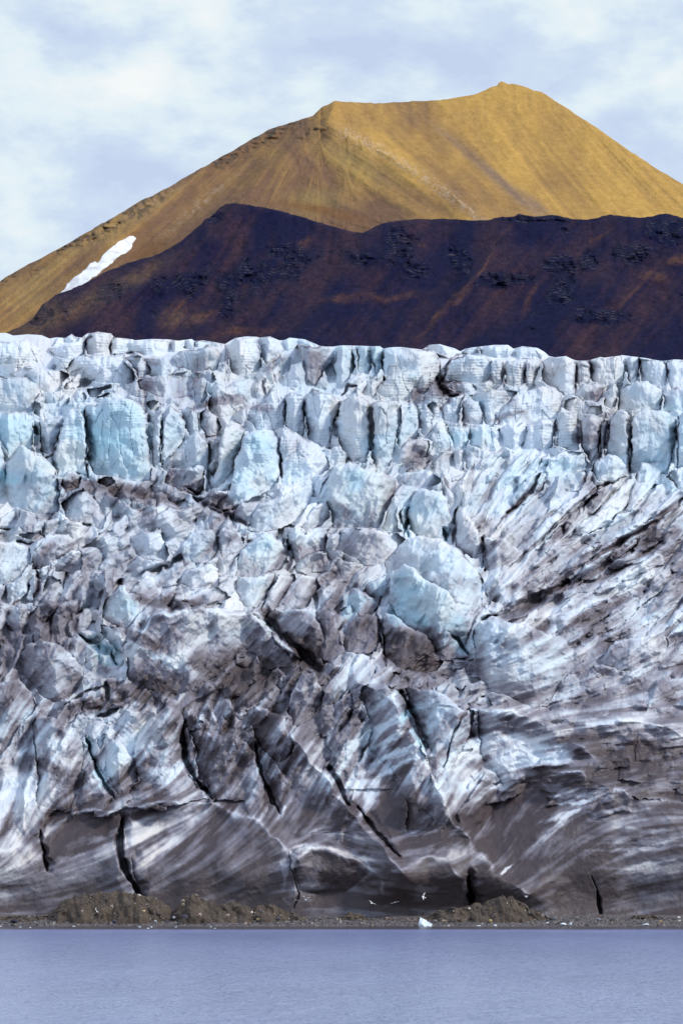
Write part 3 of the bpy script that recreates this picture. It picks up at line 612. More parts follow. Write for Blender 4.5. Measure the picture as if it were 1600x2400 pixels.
FO += fold('690,2010 730,1985 790,1992 850,2030 900,2080 915,2150', 13, 14, 70)
FO += fold('920,2045 1000,2005 1060,2020 1090,2060 1096,2130', 12, 14, 60)
FO += fold('1180,1835 1120,1940 1150,2020 1200,2060', -62, 40, 55)
FO += fold('700,1620 760,1590 800,1570', 20, 20, 40)
FO += fold('1110,1660 1200,1662 1320,1712 1400,1790', 30, 14, 60)
FO += fold('1380,1700 1450,1690 1540,1700 1640,1740', 25, 14, 50)
FO += fold('600,1440 640,1480 700,1540 735,1575', 30, 14, 60) + fold('300,1500 340,1450 420,1430 520,1430 600,1442', 45, 16, 110)
for (uu, vv, ra, rb, am) in [(1440, 1985, 240, 120, 75), (480, 2000, 150, 85, 34), (150, 2030, 110, 70, 20), (980, 1900, 90, 150, 30), (1560, 1830, 150, 60, 30), (1190, 1545, 120, 85, 26), (980, 1380, 120, 110, 26), (400, 1560, 120, 110, 26)]:
    FO = FO - am / 1.9 * np.exp(-((U - uu) / ra) ** 2 - ((V - vv) / rb) ** 2)
E = E + 1.9 * FO * sstep(2160, 2040, V)
# crevasses and cracks: (width, depth, teal, points)
CREV = '''9 60 .8|432,1690 425,1720 435,1780 460,1830 497,1872
8 55 .8|203,1735 225,1800 250,1850 268,1872
7 50 .5|600,1750 605,1790 625,1850 650,1905
10 70 0|284,1920 281,1990 298,2050 326,2100
15 80 1|940,1620 960,1670 985,1720 1000,1748
15 60 0|770,1800 800,1850 815,1885
7 40 0|835,1890 880,1950 935,2010
11 70 0|1096,2055 1100,2085 1108,2115
22 80 .2|625,1448 660,1490 710,1530 748,1568
3 16 .3|678,1995 684,2040 702,2095 688,2130
5 50 .2|199,955 205,1050 208,1120
8 60 0|82,1000 87,1055 98,1068
7 60 .1|489,1040 490,1100 484,1150
13 60 0|452,1165 490,1190 540,1212 575,1228
6 45 0|674,1268 681,1310 672,1338
4 40 0|646,1345 630,1390 606,1432
13 55 0|183,908 200,900 215,893
10 50 0|1022,885 1030,905 1055,930 1070,925
5 40 0|800,925 815,900 835,905
9 60 .7|1060,1490 1080,1515 1098,1535
9 60 .9|950,1222 956,1258
6 60 .8|1035,1240 1045,1265
5 40 0|1398,2088 1404,2110 1410,2155
3 25 0|1385,2052 1395,2075 1400,2090
13 60 1|190,1492 230,1515 262,1530 272,1558
10 50 .3|246,1600 256,1640
6 50 0|1068,1195 1062,1270
9 50 0|1132,1262 1136,1338
9 30 0|1385,1312 1430,1285 1480,1255 1530,1225 1600,1170
18 60 0|1130,1450 1180,1440 1240,1408 1290,1385 1330,1365
8 45 0|1262,1108 1245,1150 1190,1200
5 40 0|1290,1240 1330,1200 1400,1140 1470,1120
5 30 0|1195,1330 1240,1290 1330,1210 1400,1160
6 40 0|440,1145 470,1160
5 30 0|655,1070 660,1120
4 30 0|100,1075 125,1065 148,1000
3 20 0|0,880 15,885
5 30 0|195,832 200,800 215,788
4 26 0|529,810 532,850
3 22 0|604,792 612,850
4 30 0|1030,905 1045,860 1055,842
4 30 0|1177,850 1178,905
4 30 0|1229,852 1230,905
4 26 0|1349,860 1346,920
4 26 0|1500,860 1495,890
4 26 0|1301,990 1299,1050
3 26 0|1361,985 1362,1060
4 26 0|1407,1000 1404,1080
5 36 0|1420,990 1415,1070
4 30 0|1588,980 1586,1100
4 26 0|872,1000 866,1070
3 24 0|665,940 668,1005
3 24 0|714,940 714,1010
3 24 0|775,1000 772,1040
7 40 .4|346,985 352,1050
4 26 .4|380,970 378,1090
6 40 0|100,1985 110,2040
4 30 .8|95,1948 100,1990
5 34 0|893,1400 880,1430 893,1500 905,1560
5 34 0|1100,1660 1060,1720 1040,1800
6 40 0|1110,2160 1100,2100
5 30 0|150,1650 200,1625 240,1610
8 50 0|230,1680 275,1665
6 30 0|0,1240 25,1243
6 34 0|40,1268 70,1275
8 40 0|85,1330 90,1380 80,1420'''
U1 = U + (cn(18, 2, 3) - .5) * 9; V1 = V + (cn(18, 2, 4) - .5) * 9
CRK = np.zeros(U.shape, np.float32)
for ln in CREV.strip().splitlines():
    if ln.startswith('#'): continue
    a, p = ln.split('|'); wd_, dp, tl = [float(x) for x in a.split()]; P = pts(p)
    x0, y0 = P.min(0) - 40; x1, y1 = P.max(0) + 40
    i0 = max(0, int((x0 - G.u[0]) / G.su)); i1 = min(G.nu, int((x1 - G.u[0]) / G.su) + 2)
    rows_ = np.where((V[:, i0:i1].max(1) > y0) & (V[:, i0:i1].min(1) < y1))[0]; S = (slice(rows_[0], rows_[-1] + 1), slice(i0, i1))
    d = segdist(U1[S], V1[S], P, False)
    # one wall drops sharply, the other slopes in
    sd_ = (P[-1, 0] - P[0, 0]) * (V1[S] - P[0, 1]) - (P[-1, 1] - P[0, 1]) * (U1[S] - P[0, 0]); soft = d * np.where(sd_ > 0, 1.0, .33)
    # taper towards both ends
    L = np.hypot(*(P[-1] - P[0])) + 1e-6; tt = np.clip(((U1[S] - P[0, 0]) * (P[-1, 0] - P[0, 0]) + (V1[S] - P[0, 1]) * (P[-1, 1] - P[0, 1])) / L ** 2, 0, 1)
    ww = wd_ * (.35 + .65 * np.sin(np.pi * np.clip(tt, .02, .98)) ** .6)
    ww = ww * (.35 + 1.25 * vnoise(U1[S], V1[S], 26, 4)); q = sstep(ww, ww * .1, d); E[S] += dp * .45 * sstep(ww * 1.3, 0, soft) * (wd_ > 5.5)
    E[S] += dp * q; CRK[S] = np.maximum(CRK[S], q * (1 if dp > 15 else .4)); BLU[S] = np.maximum(BLU[S] * (1 - .5 * q), tl * sstep(ww * 2.2, ww * .6, d))
    if tl == 0: DRT_HILITE[S] = DRT_HILITE[S] + .16 * sstep(ww * 1.6, ww * .5, d)

# fracture relief at several sizes, plus ridges and grooves drawn out along the flow
patch = sstep(.45, .62, fbm(U, V, 70, 3, 5))
RUB = RUB * np.where((BID > 0) & (BID <= NB), .55, 1)
rel = RUB * (W1F * 13 + W2F * 6 + W3F * 1.5) + RUB * patch * (6 * sstep(.14, .0, w1[1]) + 4 * sstep(.14, .0, w2[1]))
rel += (1 - RUB) * (W2F * 2.2 * sstep(1950, 1700, V) + W3F * .5 + W1F * 3 * sstep(1900, 1500, V) * sstep(1050, 1200, V))
rel += COL * ((wc[2] - .5) * 1.5 + 4 * sstep(.12, 0, wc[1]) * (wc[2] > .8) + wc[3] * .6)
strata = np.sin(V * .9 + fbm(U, V, 60, 3, 4) * 14) * sstep(.5, .7, fbm(U, V, 120, 2, 6))
rel += COL * strata * .8
LOWB = (1 + .8 * (BID == 0) * sstep(1750, 1650, V)) * (1 - .45 * sstep(.5, .9, RUB))
rel += STR * LOWB * (np.abs(L_l) * 7.5 + L_l * 3.5 + np.abs(L_m) * 3. + L_m * 1.4 + L_f * .8) * (1 - .35 * sstep(1750, 1950, V))
L_b = G.lic(cn(24, 2, 6), FX, FY, 150); FAN = sstep(1040, 1160, U) * sstep(1040, 1110, V) * sstep(1620, 1500, V)
rel += FAN * (np.minimum(np.abs(L_b), 1.6) * 15 + L_b * 4)
rel += (cn(22, 4, 5) - .5) * 10 + (cn(7, 3, 6) - .5) * 3.4
E = E + rel * sstep(0, 14, top + 3) * (1 - .68 * sstep(1780, 1960, V))

# grit carried by the ice, with crest and rim highlights painted into the same map
DM = gridmap([800, 900, 1000, 1100, 1150, 1200, 1300, 1400, 1500, 1600, 1700, 1800, 1900, 2000, 2080, 2150], RC,
   [[.03] * 9, [.04, .08, .20, .12, .06, .12, .06, .08, .05], [.00, .02, .08, .09, .03, .08, .03, .12, .03], [.03, .06, .16, .08, .02, .12, .06, .03, .05],
    [.03, .38, .38, .15, .03, .17, .09, .05, .10], [.10, .22, .28, .10, .05, .16, .08, .09, .25], [.22, .24, .22, .10, .22, .06, .22, .28, .52], [.34, .38, .26, .20, .30, .06, .36, .26, .36],
    [.38, .34, .42, .30, .52, .34, .24, .46, .46], [.42, .36, .55, .55, .46, .52, .30, .46, .34], [.22, .34, .36, .44, .46, .36, .40, .42, .36], [.18, .40, .36, .42, .56, .40, .52, .76, .76],
    [.30, .78, .64, .70, .76, .76, .84, .74, .80], [.64, .82, .72, .84, .86, .82, .92, .84, .86], [.86, .80, .84, .94, .97, .97, 1.0, .96, .94], [1.0] * 9])(U, V)
big = (fbm(U, V, 110, 4, 4) - .5)
d_ = (DM + .07 * sstep(1600, 1720, V) * sstep(2000, 1900, V)) * (1 - .25 * (BID > 0)) + DRT_HILITE * .8 + (big * .6 + (fbm(U, V, 38, 4, 2) - .5) * .22 * sstep(1850, 1650, V)) * sstep(800, 1300, V) + RUB * (.12 * (w2[2] - .5) + .12 * (w1[2] - .5))
con = sstep(.02, .30, d_) * (.62 + .38 * sstep(1.05, .6, d_)) * (1 - .5 * sstep(.45, .9, RUB)) * np.where((BID > 0) & (BID <= NB) & (V < 1650), .6, 1)
d_ = d_ + con * (L_m * (.085 + .08 * sstep(1600, 1800, V)) + L_f * (.05 + .06 * sstep(1600, 1800, V)) + L_l * (.10 + .08 * sstep(1600, 1800, V)) + np.maximum(np.abs(L_l) - .9, 0) * .12) + .10 * con * sstep(.2, 0, w2[1]) * patch + .16 * sstep(.10, 0, wc[1]) * COL * (wc[2] > .85)
# hairline crack pattern with trapped grit
d_ = d_ + .15 * sstep(.05, .0, w1[1]) * patch * con
SPN = (fbm(U, V, 34, 4, 1) - .5) * .9
SPOT = '''# u v ra rb angle amount   (2.x = cyan ice)
590 1600 95 45 40 .55
700 1520 70 30 -45 .35
950 1740 70 20 35 .25
930 1900 70 45 50 .35
860 1880 30 60 50 -.25
830 1760 60 25 55 -.25
870 1720 90 16 30 -.30
930 1770 60 12 22 -.30
1130 1950 70 75 60 .35
1230 1880 90 50 60 .30
1290 1970 110 14 50 -.28
1330 1900 110 12 22 -.30
1420 1855 90 8 8 -.32
1450 1920 80 8 4 -.25
1460 1965 130 7 0 -.22
1500 2035 90 13 12 -.30
1560 2060 40 40 0 -.15
1270 2050 130 12 25 -.12
720 2030 38 50 0 -.45
665 2045 12 50 0 -.40
430 2000 90 25 50 -.20
330 1960 50 60 60 -.40
280 1990 20 60 -80 -.30
420 1940 70 30 45 -.35
540 1990 60 14 55 -.20
220 2020 90 30 20 -.15
110 2000 60 40 20 .2
150 1950 80 60 60 .3
40 1850 50 120 80 -.35
40 1700 60 90 60 -.15
110 1760 35 60 45 -.2
150 1820 30 60 60 .25
380 1800 60 70 60 -.25
120 1800 15 40 70 .3
840 2005 70 10 -25 -.35
880 2045 60 8 -18 -.25
1075 2000 30 25 5 -.30
1110 2075 20 8 10 -.25
1020 1990 70 7 12 -.20
1190 2040 22 5 40 -.85
1100 1560 60 20 -30 .3
1000 1570 80 20 -12 .25
920 1590 70 14 -5 .10
880 1480 30 60 60 .25
980 1500 60 30 -30 .20
1230 1550 50 50 30 -.1
1180 1580 60 25 0 -.08
1300 1550 45 40 30 -.15
1400 1660 90 30 -15 .15
1500 1760 90 30 20 .35
1400 1870 90 30 0 -.05
1200 1760 110 50 -5 -.30
1330 1780 60 20 -5 -.25
1260 1720 60 14 -10 .15
1100 1880 40 60 60 -.15
1080 1800 50 60 65 -.15
1180 1870 30 50 65 -.10
1400 1300 100 12 32 .28
1260 1410 110 22 32 .42
1300 1470 120 18 20 .25
1560 1230 60 45 40 .20
1440 1390 110 20 35 -.15
1350 1440 80 16 35 -.15
1590 1440 40 60 0 -.1
1450 1560 60 30 20 .1
230 1140 120 16 -5 .30
330 1165 120 18 -15 .30
250 1330 60 20 30 -.15
150 1300 50 20 35 -.1
100 1480 40 90 70 .25
90 1430 30 70 75 .2
30 1480 30 60 60 .1
320 1490 16 90 60 .45
400 1415 110 14 -8 .45
350 1600 18 80 70 .30
300 1620 20 80 70 .45
420 1560 20 90 60 -.30
380 1540 14 90 65 -.15
470 1500 80 14 45 -.25
450 1360 90 14 15 -.15
160 1670 90 22 15 .35
240 1650 60 16 0 .45
130 1640 60 12 25 .3
520 940 70 12 10 .35
610 955 40 14 0 .30
600 1440 90 12 0 .35
510 1175 50 25 -20 .35
590 1190 60 18 20 .25
1030 910 55 22 0 .40
985 930 25 25 0 .35
1395 925 18 20 0 .35
1200 970 60 8 15 .3
1385 1030 14 55 88 .25
1210 955 14 60 45 .2
650 850 50 18 30 .25
735 860 40 50 70 .15
480 835 30 20 0 .08
360 850 30 15 0 .25
120 1190 60 20 30 .30
60 1020 60 50 0 2.7
10 1120 18 45 80 2.9
110 1090 14 35 -80 2.7
275 1030 75 80 0 2.5
600 1070 60 50 60 2.5
850 1150 70 40 50 2.45
820 1420 40 30 60 2.7
960 1420 60 60 60 2.75
985 1210 40 40 0 2.4
610 1300 30 50 60 2.5
280 1425 40 40 0 2.5
250 1535 40 30 -30 2.95
600 1400 40 30 60 2.45
1100 1025 60 20 0 2.4
850 1040 30 50 0 2.35
1340 1905 130 6 20 -.40
1380 1875 110 6 10 -.42
1300 1945 120 8 42 -.38
1440 1900 100 5 4 -.35
1500 1975 110 5 0 -.38
1480 1990 120 5 2 -.30
1530 1945 80 6 -4 -.30
1480 2030 90 8 8 -.38
1390 2070 90 7 22 -.25
900 1700 80 9 28 -.35
915 1735 75 7 26 -.38
930 1765 70 6 25 -.38
940 1795 70 7 24 -.30
880 1660 60 9 38 -.25
870 1860 24 30 0 -.35
830 1850 50 20 60 -.3
920 1820 80 12 30 .35
1000 1960 80 6 14 .25
1060 1930 50 5 5 -.35
1050 1950 50 4 5 -.30'''
for ln in SPOT.strip().splitlines():
    if ln.startswith('#'): continue
    uu, vv, ra, rb, an, am = [float(x) for x in ln.split()[:6]]
    ca, sa = math.cos(rad(an)), -math.sin(rad(an))
    x = ((WU - uu) * ca + (WV - vv) * sa) / ra; y = (-(WU - uu) * sa + (WV - vv) * ca) / rb
    q = sstep(1.15, .55, np.sqrt(x * x + y * y) + L_m * .07 + SPN)
    if am > 1.5: BLU = np.maximum(BLU, (am - 2) * q); d_ = d_ * (1 - .6 * q)
    else: d_ = d_ + (am if am > -.5 else am) * q * (.8 if am < 0 and vv > 1880 and am > -.5 else 1)
d_ = d_ + FAN * (np.clip(np.abs(L_b) - .8, -.8, .8) * .20 - .03)
d_ = d_ - .42 * CREST_HILITE * (1 - .6 * CRK)  # crest highlights painted in by thinning the grit
DIRT_HILITE = np.clip(d_, 0, 1)
BLU = np.clip(BLU * (1 - .5 * sstep(.3, .7, DIRT_HILITE)) + .10 * (fbm(U, V, 80, 3, 2) > .5) * 0, 0, 1)
BLU = np.clip(BLU * .85 + .25 * sstep(.50, .72, fbm(U, V, 70, 3, 6)) * sstep(1500, 1000, V) + .06, 0, 1) * sstep(2050, 1750, V)
WRM = np.clip(sstep(.48, .7, fbm(U, V, 90, 3, 3)) * .4 + .5 * sstep(1850, 2000, V), 0, 1)

Y = np.exp(E / F)
def widen(S, K, *arr):
    """carry the surface on past both ends (mirrored), so that a step to the side shows no edge"""
    out = [np.pad(a, ((0, 0), (K, K)), 'reflect') for a in arr]
    S.V = np.pad(S.V, ((0, 0), (K, K)), 'reflect'); S.nu += 2 * K
    S.u = np.concatenate([S.u[0] - S.su * np.arange(K, 0, -1), S.u, S.u[-1] + S.su * np.arange(1, K + 1)])
    S.U = np.repeat(S.u[None, :], S.nv, 0); return out
BID[:, :3] = 0; BID[:, -3:] = 0
Y, DIRT_HILITE, BLU, WRM = widen(G, 330, Y, DIRT_HILITE, BLU, WRM); BID = np.pad(BID, ((0, 0), (330, 330)))
X3 = G.xyz(Y).reshape(-1, 3)
# the ice carries on back from the skyline
back = []
row0 = X3[:G.nu]
for dy, dz in ((4, .4), (14, .6), (40, 0), (120, -6), (400, -60)):
    r_ = row0.copy(); r_[:, 0] *= 1 + dy / row0[:, 1]; r_[:, 1] += dy; r_[:, 2] += dz + (0 if dy < 40 else 3 * (fbm(G.u, G.u * 0 + dy, 60, 3, 2) - .5)); back.append(r_)
back = np.concatenate(back[::-1]); nb_ = 5
CO = np.concatenate([back, X3]); FQ = quads(G.nv + nb_, G.nu)
def ext(A): return np.concatenate([np.tile(A[0], nb_), A.ravel()])
AD, AB, AW, AI = ext(DIRT_HILITE), ext(BLU), ext(WRM), ext(BID)
ids = AI[FQ]; same = (ids.min(1) == ids.max(1)); fid = np.where(same, ids[:, 0], 0)
def sub(name, fsel, parent=None):
    f = FQ[fsel]; vi, inv = np.unique(f, return_inverse=True)
    return mesh_np(name, CO[vi], inv.reshape(f.shape), MI, parent, {'dirt_hilite': AD[vi], 'blue': AB[vi], 'warm': AW[vi]})
named = [n for n in SER if SER[n][0] != '-']
main = sub('glacier', ~np.isin(fid, named))
tag(main, kind='structure')
for n in named:
    sel = fid == n
    if sel.sum() < 60: continue
    o = sub('serac', sel, main)
    if SER[n][0] != '+': o['label'] = SER[n][0]

# ------------------------------------------------------------------ golden mountain far behind
MS_ = pts('''-140,715 0,658 60,622 100,602 150,575 200,545 260,512 300,487 330,470 385,443 400,435 460,400 500,378 520,366 550,350 590,325 630,303 650,295 700,280 733,271 742,262 755,250 785,235 800,237 815,237 850,240 900,240
955,237 1000,236 1040,232 1098,223 1112,220 1135,212 1150,204 1164,200 1168,193 1174,190 1181,191 1190,196 1200,195 1220,198 1240,206 1252,213 1268,215 1285,225 1300,235 1400,300 1500,370 1600,431 1740,520''')
M = Sheet(-130, 1730, 1000, MS_[:, 0], MS_[:, 1], 900, 480, 2.2, 18)
U, V = M.U, M.V
E = F * np.log(np.interp(V, [180, 520, 900], [3050, 2500, 2100])) + (fbm(U, V, 400, 2, 1) - .5) * 120
top = V - M.sky[None, :]
def ridge(P, A, w_):
    d = segdist(U + (fbm(U, V, 80, 3, 2) - .5) * 24, V + (fbm(U, V, 80, 3, 3) - .5) * 24, pts(P), False); return A * np.exp(-d / w_), d
r1, d1 = ridge('790,238 762,296 850,332 950,387 1050,452 1140,522 1240,610', 300, 170)
r2, d2 = ridge('762,296 700,322 640,388 590,440 520,500 440,560 330,620 200,700', 150, 85)
r3, d3 = ridge('-140,712 200,548 460,403 650,298 770,240', 60, 40)
r4, d4 = ridge('640,480 700,440 760,420 800,430', 30, 50)
E = E - r1 - r2 - r3 + 90 * np.exp(-(segdist(U, V, pts('740,290 640,330 540,420 440,500 330,580'), False) / 40) ** 2)
BT = np.array([[42, 42, 42, 42, 45, -65, -52, -60, -48, -36], [40, 40, 40, 45, 52, -36, -45, -57, -50, -38], [38, 40, 40, 45, 70, -30, -36, -52, -48, -41],
      [38, 40, 42, 45, 85, -14, -33, -49, -50, -44], [38, 40, 42, 50, 80, -12, -30, -46, -50, -45]], float)
BR = [200, 300, 400, 500, 650]; BC = [0, 200, 400, 600, 700, 800, 1000, 1200, 1400, 1600]
th = .5 * np.arctan2(gridmap(BR, BC, np.sin(np.radians(2 * BT)))(U, V), gridmap(BR, BC, np.cos(np.radians(2 * BT)))(U, V))
FX, FY = np.cos(th).astype(np.float32), -np.sin(th).astype(np.float32)
S1 = M.lic(fbm(U, V, 9, 3, 1).astype(np.float32), FX, FY, 90); S2 = M.lic(fbm(U, V, 28, 3, 2).astype(np.float32), FX, FY, 150); S3 = M.lic(fbm(U, V, 70, 2, 4).astype(np.float32), FX, FY, 200)
rock = np.clip(sstep(46, 6, d3) * sstep(.42, .6, fbm(U, V, 60, 3, 5)) * (U < 760) + sstep(20, 4, d2) * sstep(.5, .62, fbm(U, V, 50, 3, 6)), 0, 1)
layers = np.sin(V * .55 + fbm(U, V, 50, 3, 4) * 9)
E = E + S1 * 2.8 + S2 * 5 + S3 * 3.5 + rock * (layers * 5 + (fbm(U, V, 14, 3, 2) - .5) * 34) + (fbm(U, V, 30, 4, 7) - .5) * 9
E = E + 14 * np.clip(1 - top / 14, 0, 1) ** 2
gold = np.array([.55, .33, .088]); brown = np.array([.20, .115, .068]); pale = np.array([.52, .40, .24]); green = np.array([.36, .29, .10]); mauve = np.array([.26, .185, .16])
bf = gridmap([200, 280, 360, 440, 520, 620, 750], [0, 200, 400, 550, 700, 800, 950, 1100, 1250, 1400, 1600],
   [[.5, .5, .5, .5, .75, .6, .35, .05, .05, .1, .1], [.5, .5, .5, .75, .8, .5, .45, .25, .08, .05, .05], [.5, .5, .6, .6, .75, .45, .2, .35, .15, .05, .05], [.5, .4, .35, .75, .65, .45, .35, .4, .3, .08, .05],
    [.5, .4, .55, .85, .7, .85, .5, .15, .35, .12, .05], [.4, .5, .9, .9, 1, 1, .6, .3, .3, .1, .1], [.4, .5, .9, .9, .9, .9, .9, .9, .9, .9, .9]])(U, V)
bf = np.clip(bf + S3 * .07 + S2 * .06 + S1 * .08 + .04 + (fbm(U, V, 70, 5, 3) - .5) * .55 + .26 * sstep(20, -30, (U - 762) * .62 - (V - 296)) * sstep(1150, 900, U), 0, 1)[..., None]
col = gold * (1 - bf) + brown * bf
def blend(col, f, c): return col * (1 - f[..., None]) + c * f[..., None]
def spot(u, v, ra, rb, an, pw=1.0):
    ca, sa = math.cos(rad(an)), -math.sin(rad(an)); x = ((U - u) * ca + (V - v) * sa) / ra; y = (-(U - u) * sa + (V - v) * ca) / rb
    return np.exp(-(x * x + y * y)) * pw
col = blend(col, np.clip(spot(1190, 440, 120, 12, -42) * .8 + spot(1260, 480, 40, 10, -42) * .6 + spot(1060, 330, 90, 9, -38) * .35, 0, .8), mauve * .8)
col = blend(col, np.clip(spot(830, 380, 90, 30, -30) + spot(740, 470, 60, 30, 0), 0, 1) * .35, green)
col = blend(col, np.clip(spot(200, 570, 120, 16, 34) + spot(330, 500, 110, 18, 34) + spot(70, 680, 60, 40, 30), 0, 1) * .4, np.array([.42, .29, .11]))
col = blend(col, np.clip(spot(350, 590, 60, 22, 20) + spot(720, 485, 70, 10, -8) + spot(800, 505, 60, 10, -15), 0, 1) * .75, np.array([.20, .095, .035]))
scree = sstep(20, 3, segdist(U + (S1 * 2), V + (fbm(U, V, 20, 3, 1) - .5) * 16, pts('800,305 850,330 950,386 1000,418 1050,452 1130,515'), False)) * sstep(.35, .75, fbm(U, V, 4, 2, 2))
scree = np.maximum(scree, spot(470, 478, 90, 10, 40) * sstep(.52, .66, fbm(U, V, 6, 2, 4)) * .7)
scree = np.maximum(scree, spot(380, 450, 60, 14, 33) * sstep(.5, .62, fbm(U, V, 7, 2, 6)) * .5)
col = blend(col, scree * .30, np.array([.66, .56, .50]))
col = blend(col, rock * sstep(.45, .6, fbm(U, V, 9, 3, 2)) * .8, np.array([.10, .075, .055]))
Ym = np.exp(E / F)
def ridge_mesh(name, M, Ym, col, mat, steps):
    Ym, c0, c1, c2_ = widen(M, 230, Ym, col[..., 0], col[..., 1], col[..., 2]); col = np.stack([c0, c1, c2_], -1)
    X3 = M.xyz(Ym).reshape(-1, 3); r0 = X3[:M.nu]; back = []
    for dy, dz in steps:
        r_ = r0.copy(); r_[:, 0] *= 1 + dy / r0[:, 1]; r_[:, 1] += dy; r_[:, 2] += dz; back.append(r_)
    CO = np.concatenate(back[::-1] + [X3]); c = col.reshape(-1, 3); c = np.concatenate([np.tile(c[:M.nu], (len(steps), 1)), c])
    return mesh_np(name, CO, quads(M.nv + len(steps), M.nu), mat, None, {'col': np.concatenate([c, np.ones((len(c), 1))], 1)})
# snow patch lying in the gully
P = pts('312,551 318,558 308,578 300,590 284,597 275,603 262,618 250,626 238,634 228,646 215,650 205,659 190,668 178,676 165,680 150,687 137,690 148,678 158,664 168,657 172,650 188,640 200,630 212,617 222,612 228,616 238,602 250,590 262,580 276,567 290,560 300,554')
wu = U + (fbm(U, V, 12, 3, 1) - .5) * 5; wv = V + (fbm(U, V, 12, 3, 2) - .5) * 5
dn = segdist(wu, wv, P); ins = inside(wu, wv, P)
Ys = Ym - np.where(ins, 1.2 + 1.4 * np.clip(dn / 8, 0, 1), -2.0)
g4 = quads(M.nv, M.nu); fsel = ins.ravel()[g4].sum(1) >= 2
f = g4[fsel]; vi, inv = np.unique(f, return_inverse=True)
o = mesh_np('snow_patch', M.xyz(Ys).reshape(-1, 3)[vi], inv.reshape(f.shape), MN); tag(o, 'long white snow patch lying in a gully on the left flank of the golden mountain', 'snow patch')

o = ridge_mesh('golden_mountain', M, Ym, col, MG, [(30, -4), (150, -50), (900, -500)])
tag(o, kind='structure')
# ------------------------------------------------------------------ dark ridge between glacier and mountain
DS = pts('''-140,850 0,788 30,772 50,765 80,742 100,712 115,703 130,690 150,683 190,668 240,640 300,615 360,600 400,580 430,560 468,527 474,521 480,512 490,510 505,496 515,484 530,477 545,475 590,481 630,487 700,505 760,525 800,535 830,543 850,545 865,538 880,530 910,519 950,514 1000,513 1050,512
1100,516 1140,515 1170,509 1205,505 1215,500 1230,503 1250,507 1300,503 1340,512 1380,513 1412,506 1430,502 1460,506 1500,509 1530,506 1545,501 1560,500 1585,506 1600,511 1740,520''')
D = Sheet(-130, 1730, 1000, DS[:, 0], DS[:, 1], 900, 260, 2.0, 14)
U, V = D.U, D.V; top = V - D.sky[None, :]
E = F * np.log(np.interp(V, [480, 900], [1680, 1380]))
ra_, _ = ridge('545,475 480,560 380,640 250,720 150,800', 120, 90)
rb_, _ = ridge('950,513 900,600 820,700 700,820', 90, 110)
rc_, _ = ridge('1215,500 1130,620 1000,760 900,860', 70, 90)
rd_, _ = ridge('1560,500 1460,620 1330,760 1250,860', 80, 100)
E = E - ra_ - rb_ - rc_ - rd_ + (fbm(U, V, 160, 4, 2) - .5) * 140
th = np.radians(52) + (fbm(U, V, 200, 2, 3) - .5) * .5
th = th * sstep(0, 1, np.ones_like(th)); FX, FY = np.cos(th).astype(np.float32), -np.sin(th).astype(np.float32)
S1 = D.lic(fbm(U, V, 7, 3, 1).astype(np.float32), FX, FY, 80); S2 = D.lic(fbm(U, V, 26, 3, 2).astype(np.float32), FX, FY, 120)
oc = np.zeros_like(E)
for a in [(940, 575, 60, 42, 0), (975, 640, 40, 26, 0), (1320, 650, 45, 60, -20), (1375, 610, 30, 40, 0), (1570, 540, 70, 40, 0), (1500, 590, 60, 30, 0), (600, 650, 130, 32, 10), (700, 600, 70, 26, 0), (430, 660, 80, 30, 10), (560, 700, 60, 40, 30),
          (1190, 655, 60, 18, 0), (1080, 610, 40, 30, 0), (110, 740, 60, 30, 20), (250, 690, 60, 24, 15), (1400, 740, 80, 20, 0), (850, 600, 40, 22, 0), (500, 515, 20, 14, 30), (1215, 512, 60, 8, 0), (1300, 512, 80, 6, 0)]:
    oc = np.maximum(oc, spot(*a))
oc = sstep(.25, .75, oc + (fbm(U, V, 40, 5, 5) - .5) * 1.5)
z = V + (fbm(U, V, 60, 4, 1) - .5) * 34
lay = np.abs(((z / 6.) % 1) - .5) * 2; lay2 = np.abs(((z / 17. + .3) % 1) - .5) * 2
E = E + S1 * 3 + S2 * 8 + oc * (((lay - .5) * 5 + (lay2 - .5) * 7) * vnoise(U, V, 30, 3) * 1.6 + (fbm(U, V, 20, 4, 6) - .5) * 70 - 6) + (fbm(U, V, 24, 4, 4) - .5) * 12
E = E + 10 * np.clip(1 - top / 10, 0, 1) ** 2
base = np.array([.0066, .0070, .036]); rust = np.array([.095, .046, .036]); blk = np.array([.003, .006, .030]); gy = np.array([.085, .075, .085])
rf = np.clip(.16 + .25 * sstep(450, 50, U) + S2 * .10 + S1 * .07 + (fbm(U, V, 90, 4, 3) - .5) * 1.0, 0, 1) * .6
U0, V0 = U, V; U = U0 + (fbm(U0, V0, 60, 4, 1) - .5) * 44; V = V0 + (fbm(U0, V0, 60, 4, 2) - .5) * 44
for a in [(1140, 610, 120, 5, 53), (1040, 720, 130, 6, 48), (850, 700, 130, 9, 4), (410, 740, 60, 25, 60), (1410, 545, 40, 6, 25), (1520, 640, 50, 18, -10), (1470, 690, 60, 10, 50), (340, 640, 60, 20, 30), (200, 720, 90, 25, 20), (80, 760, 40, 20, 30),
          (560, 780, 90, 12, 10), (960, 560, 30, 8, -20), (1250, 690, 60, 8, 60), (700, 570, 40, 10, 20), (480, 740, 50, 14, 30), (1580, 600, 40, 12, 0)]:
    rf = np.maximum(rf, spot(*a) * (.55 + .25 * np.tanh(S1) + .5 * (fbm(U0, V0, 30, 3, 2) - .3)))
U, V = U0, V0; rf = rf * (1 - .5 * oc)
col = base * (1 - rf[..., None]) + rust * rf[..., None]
col = blend(col, oc * .7, blk); col = blend(col, oc * sstep(.75, .95, lay) * sstep(.42, .58, fbm(U, V, 12, 2, 3)) * .9, gy)
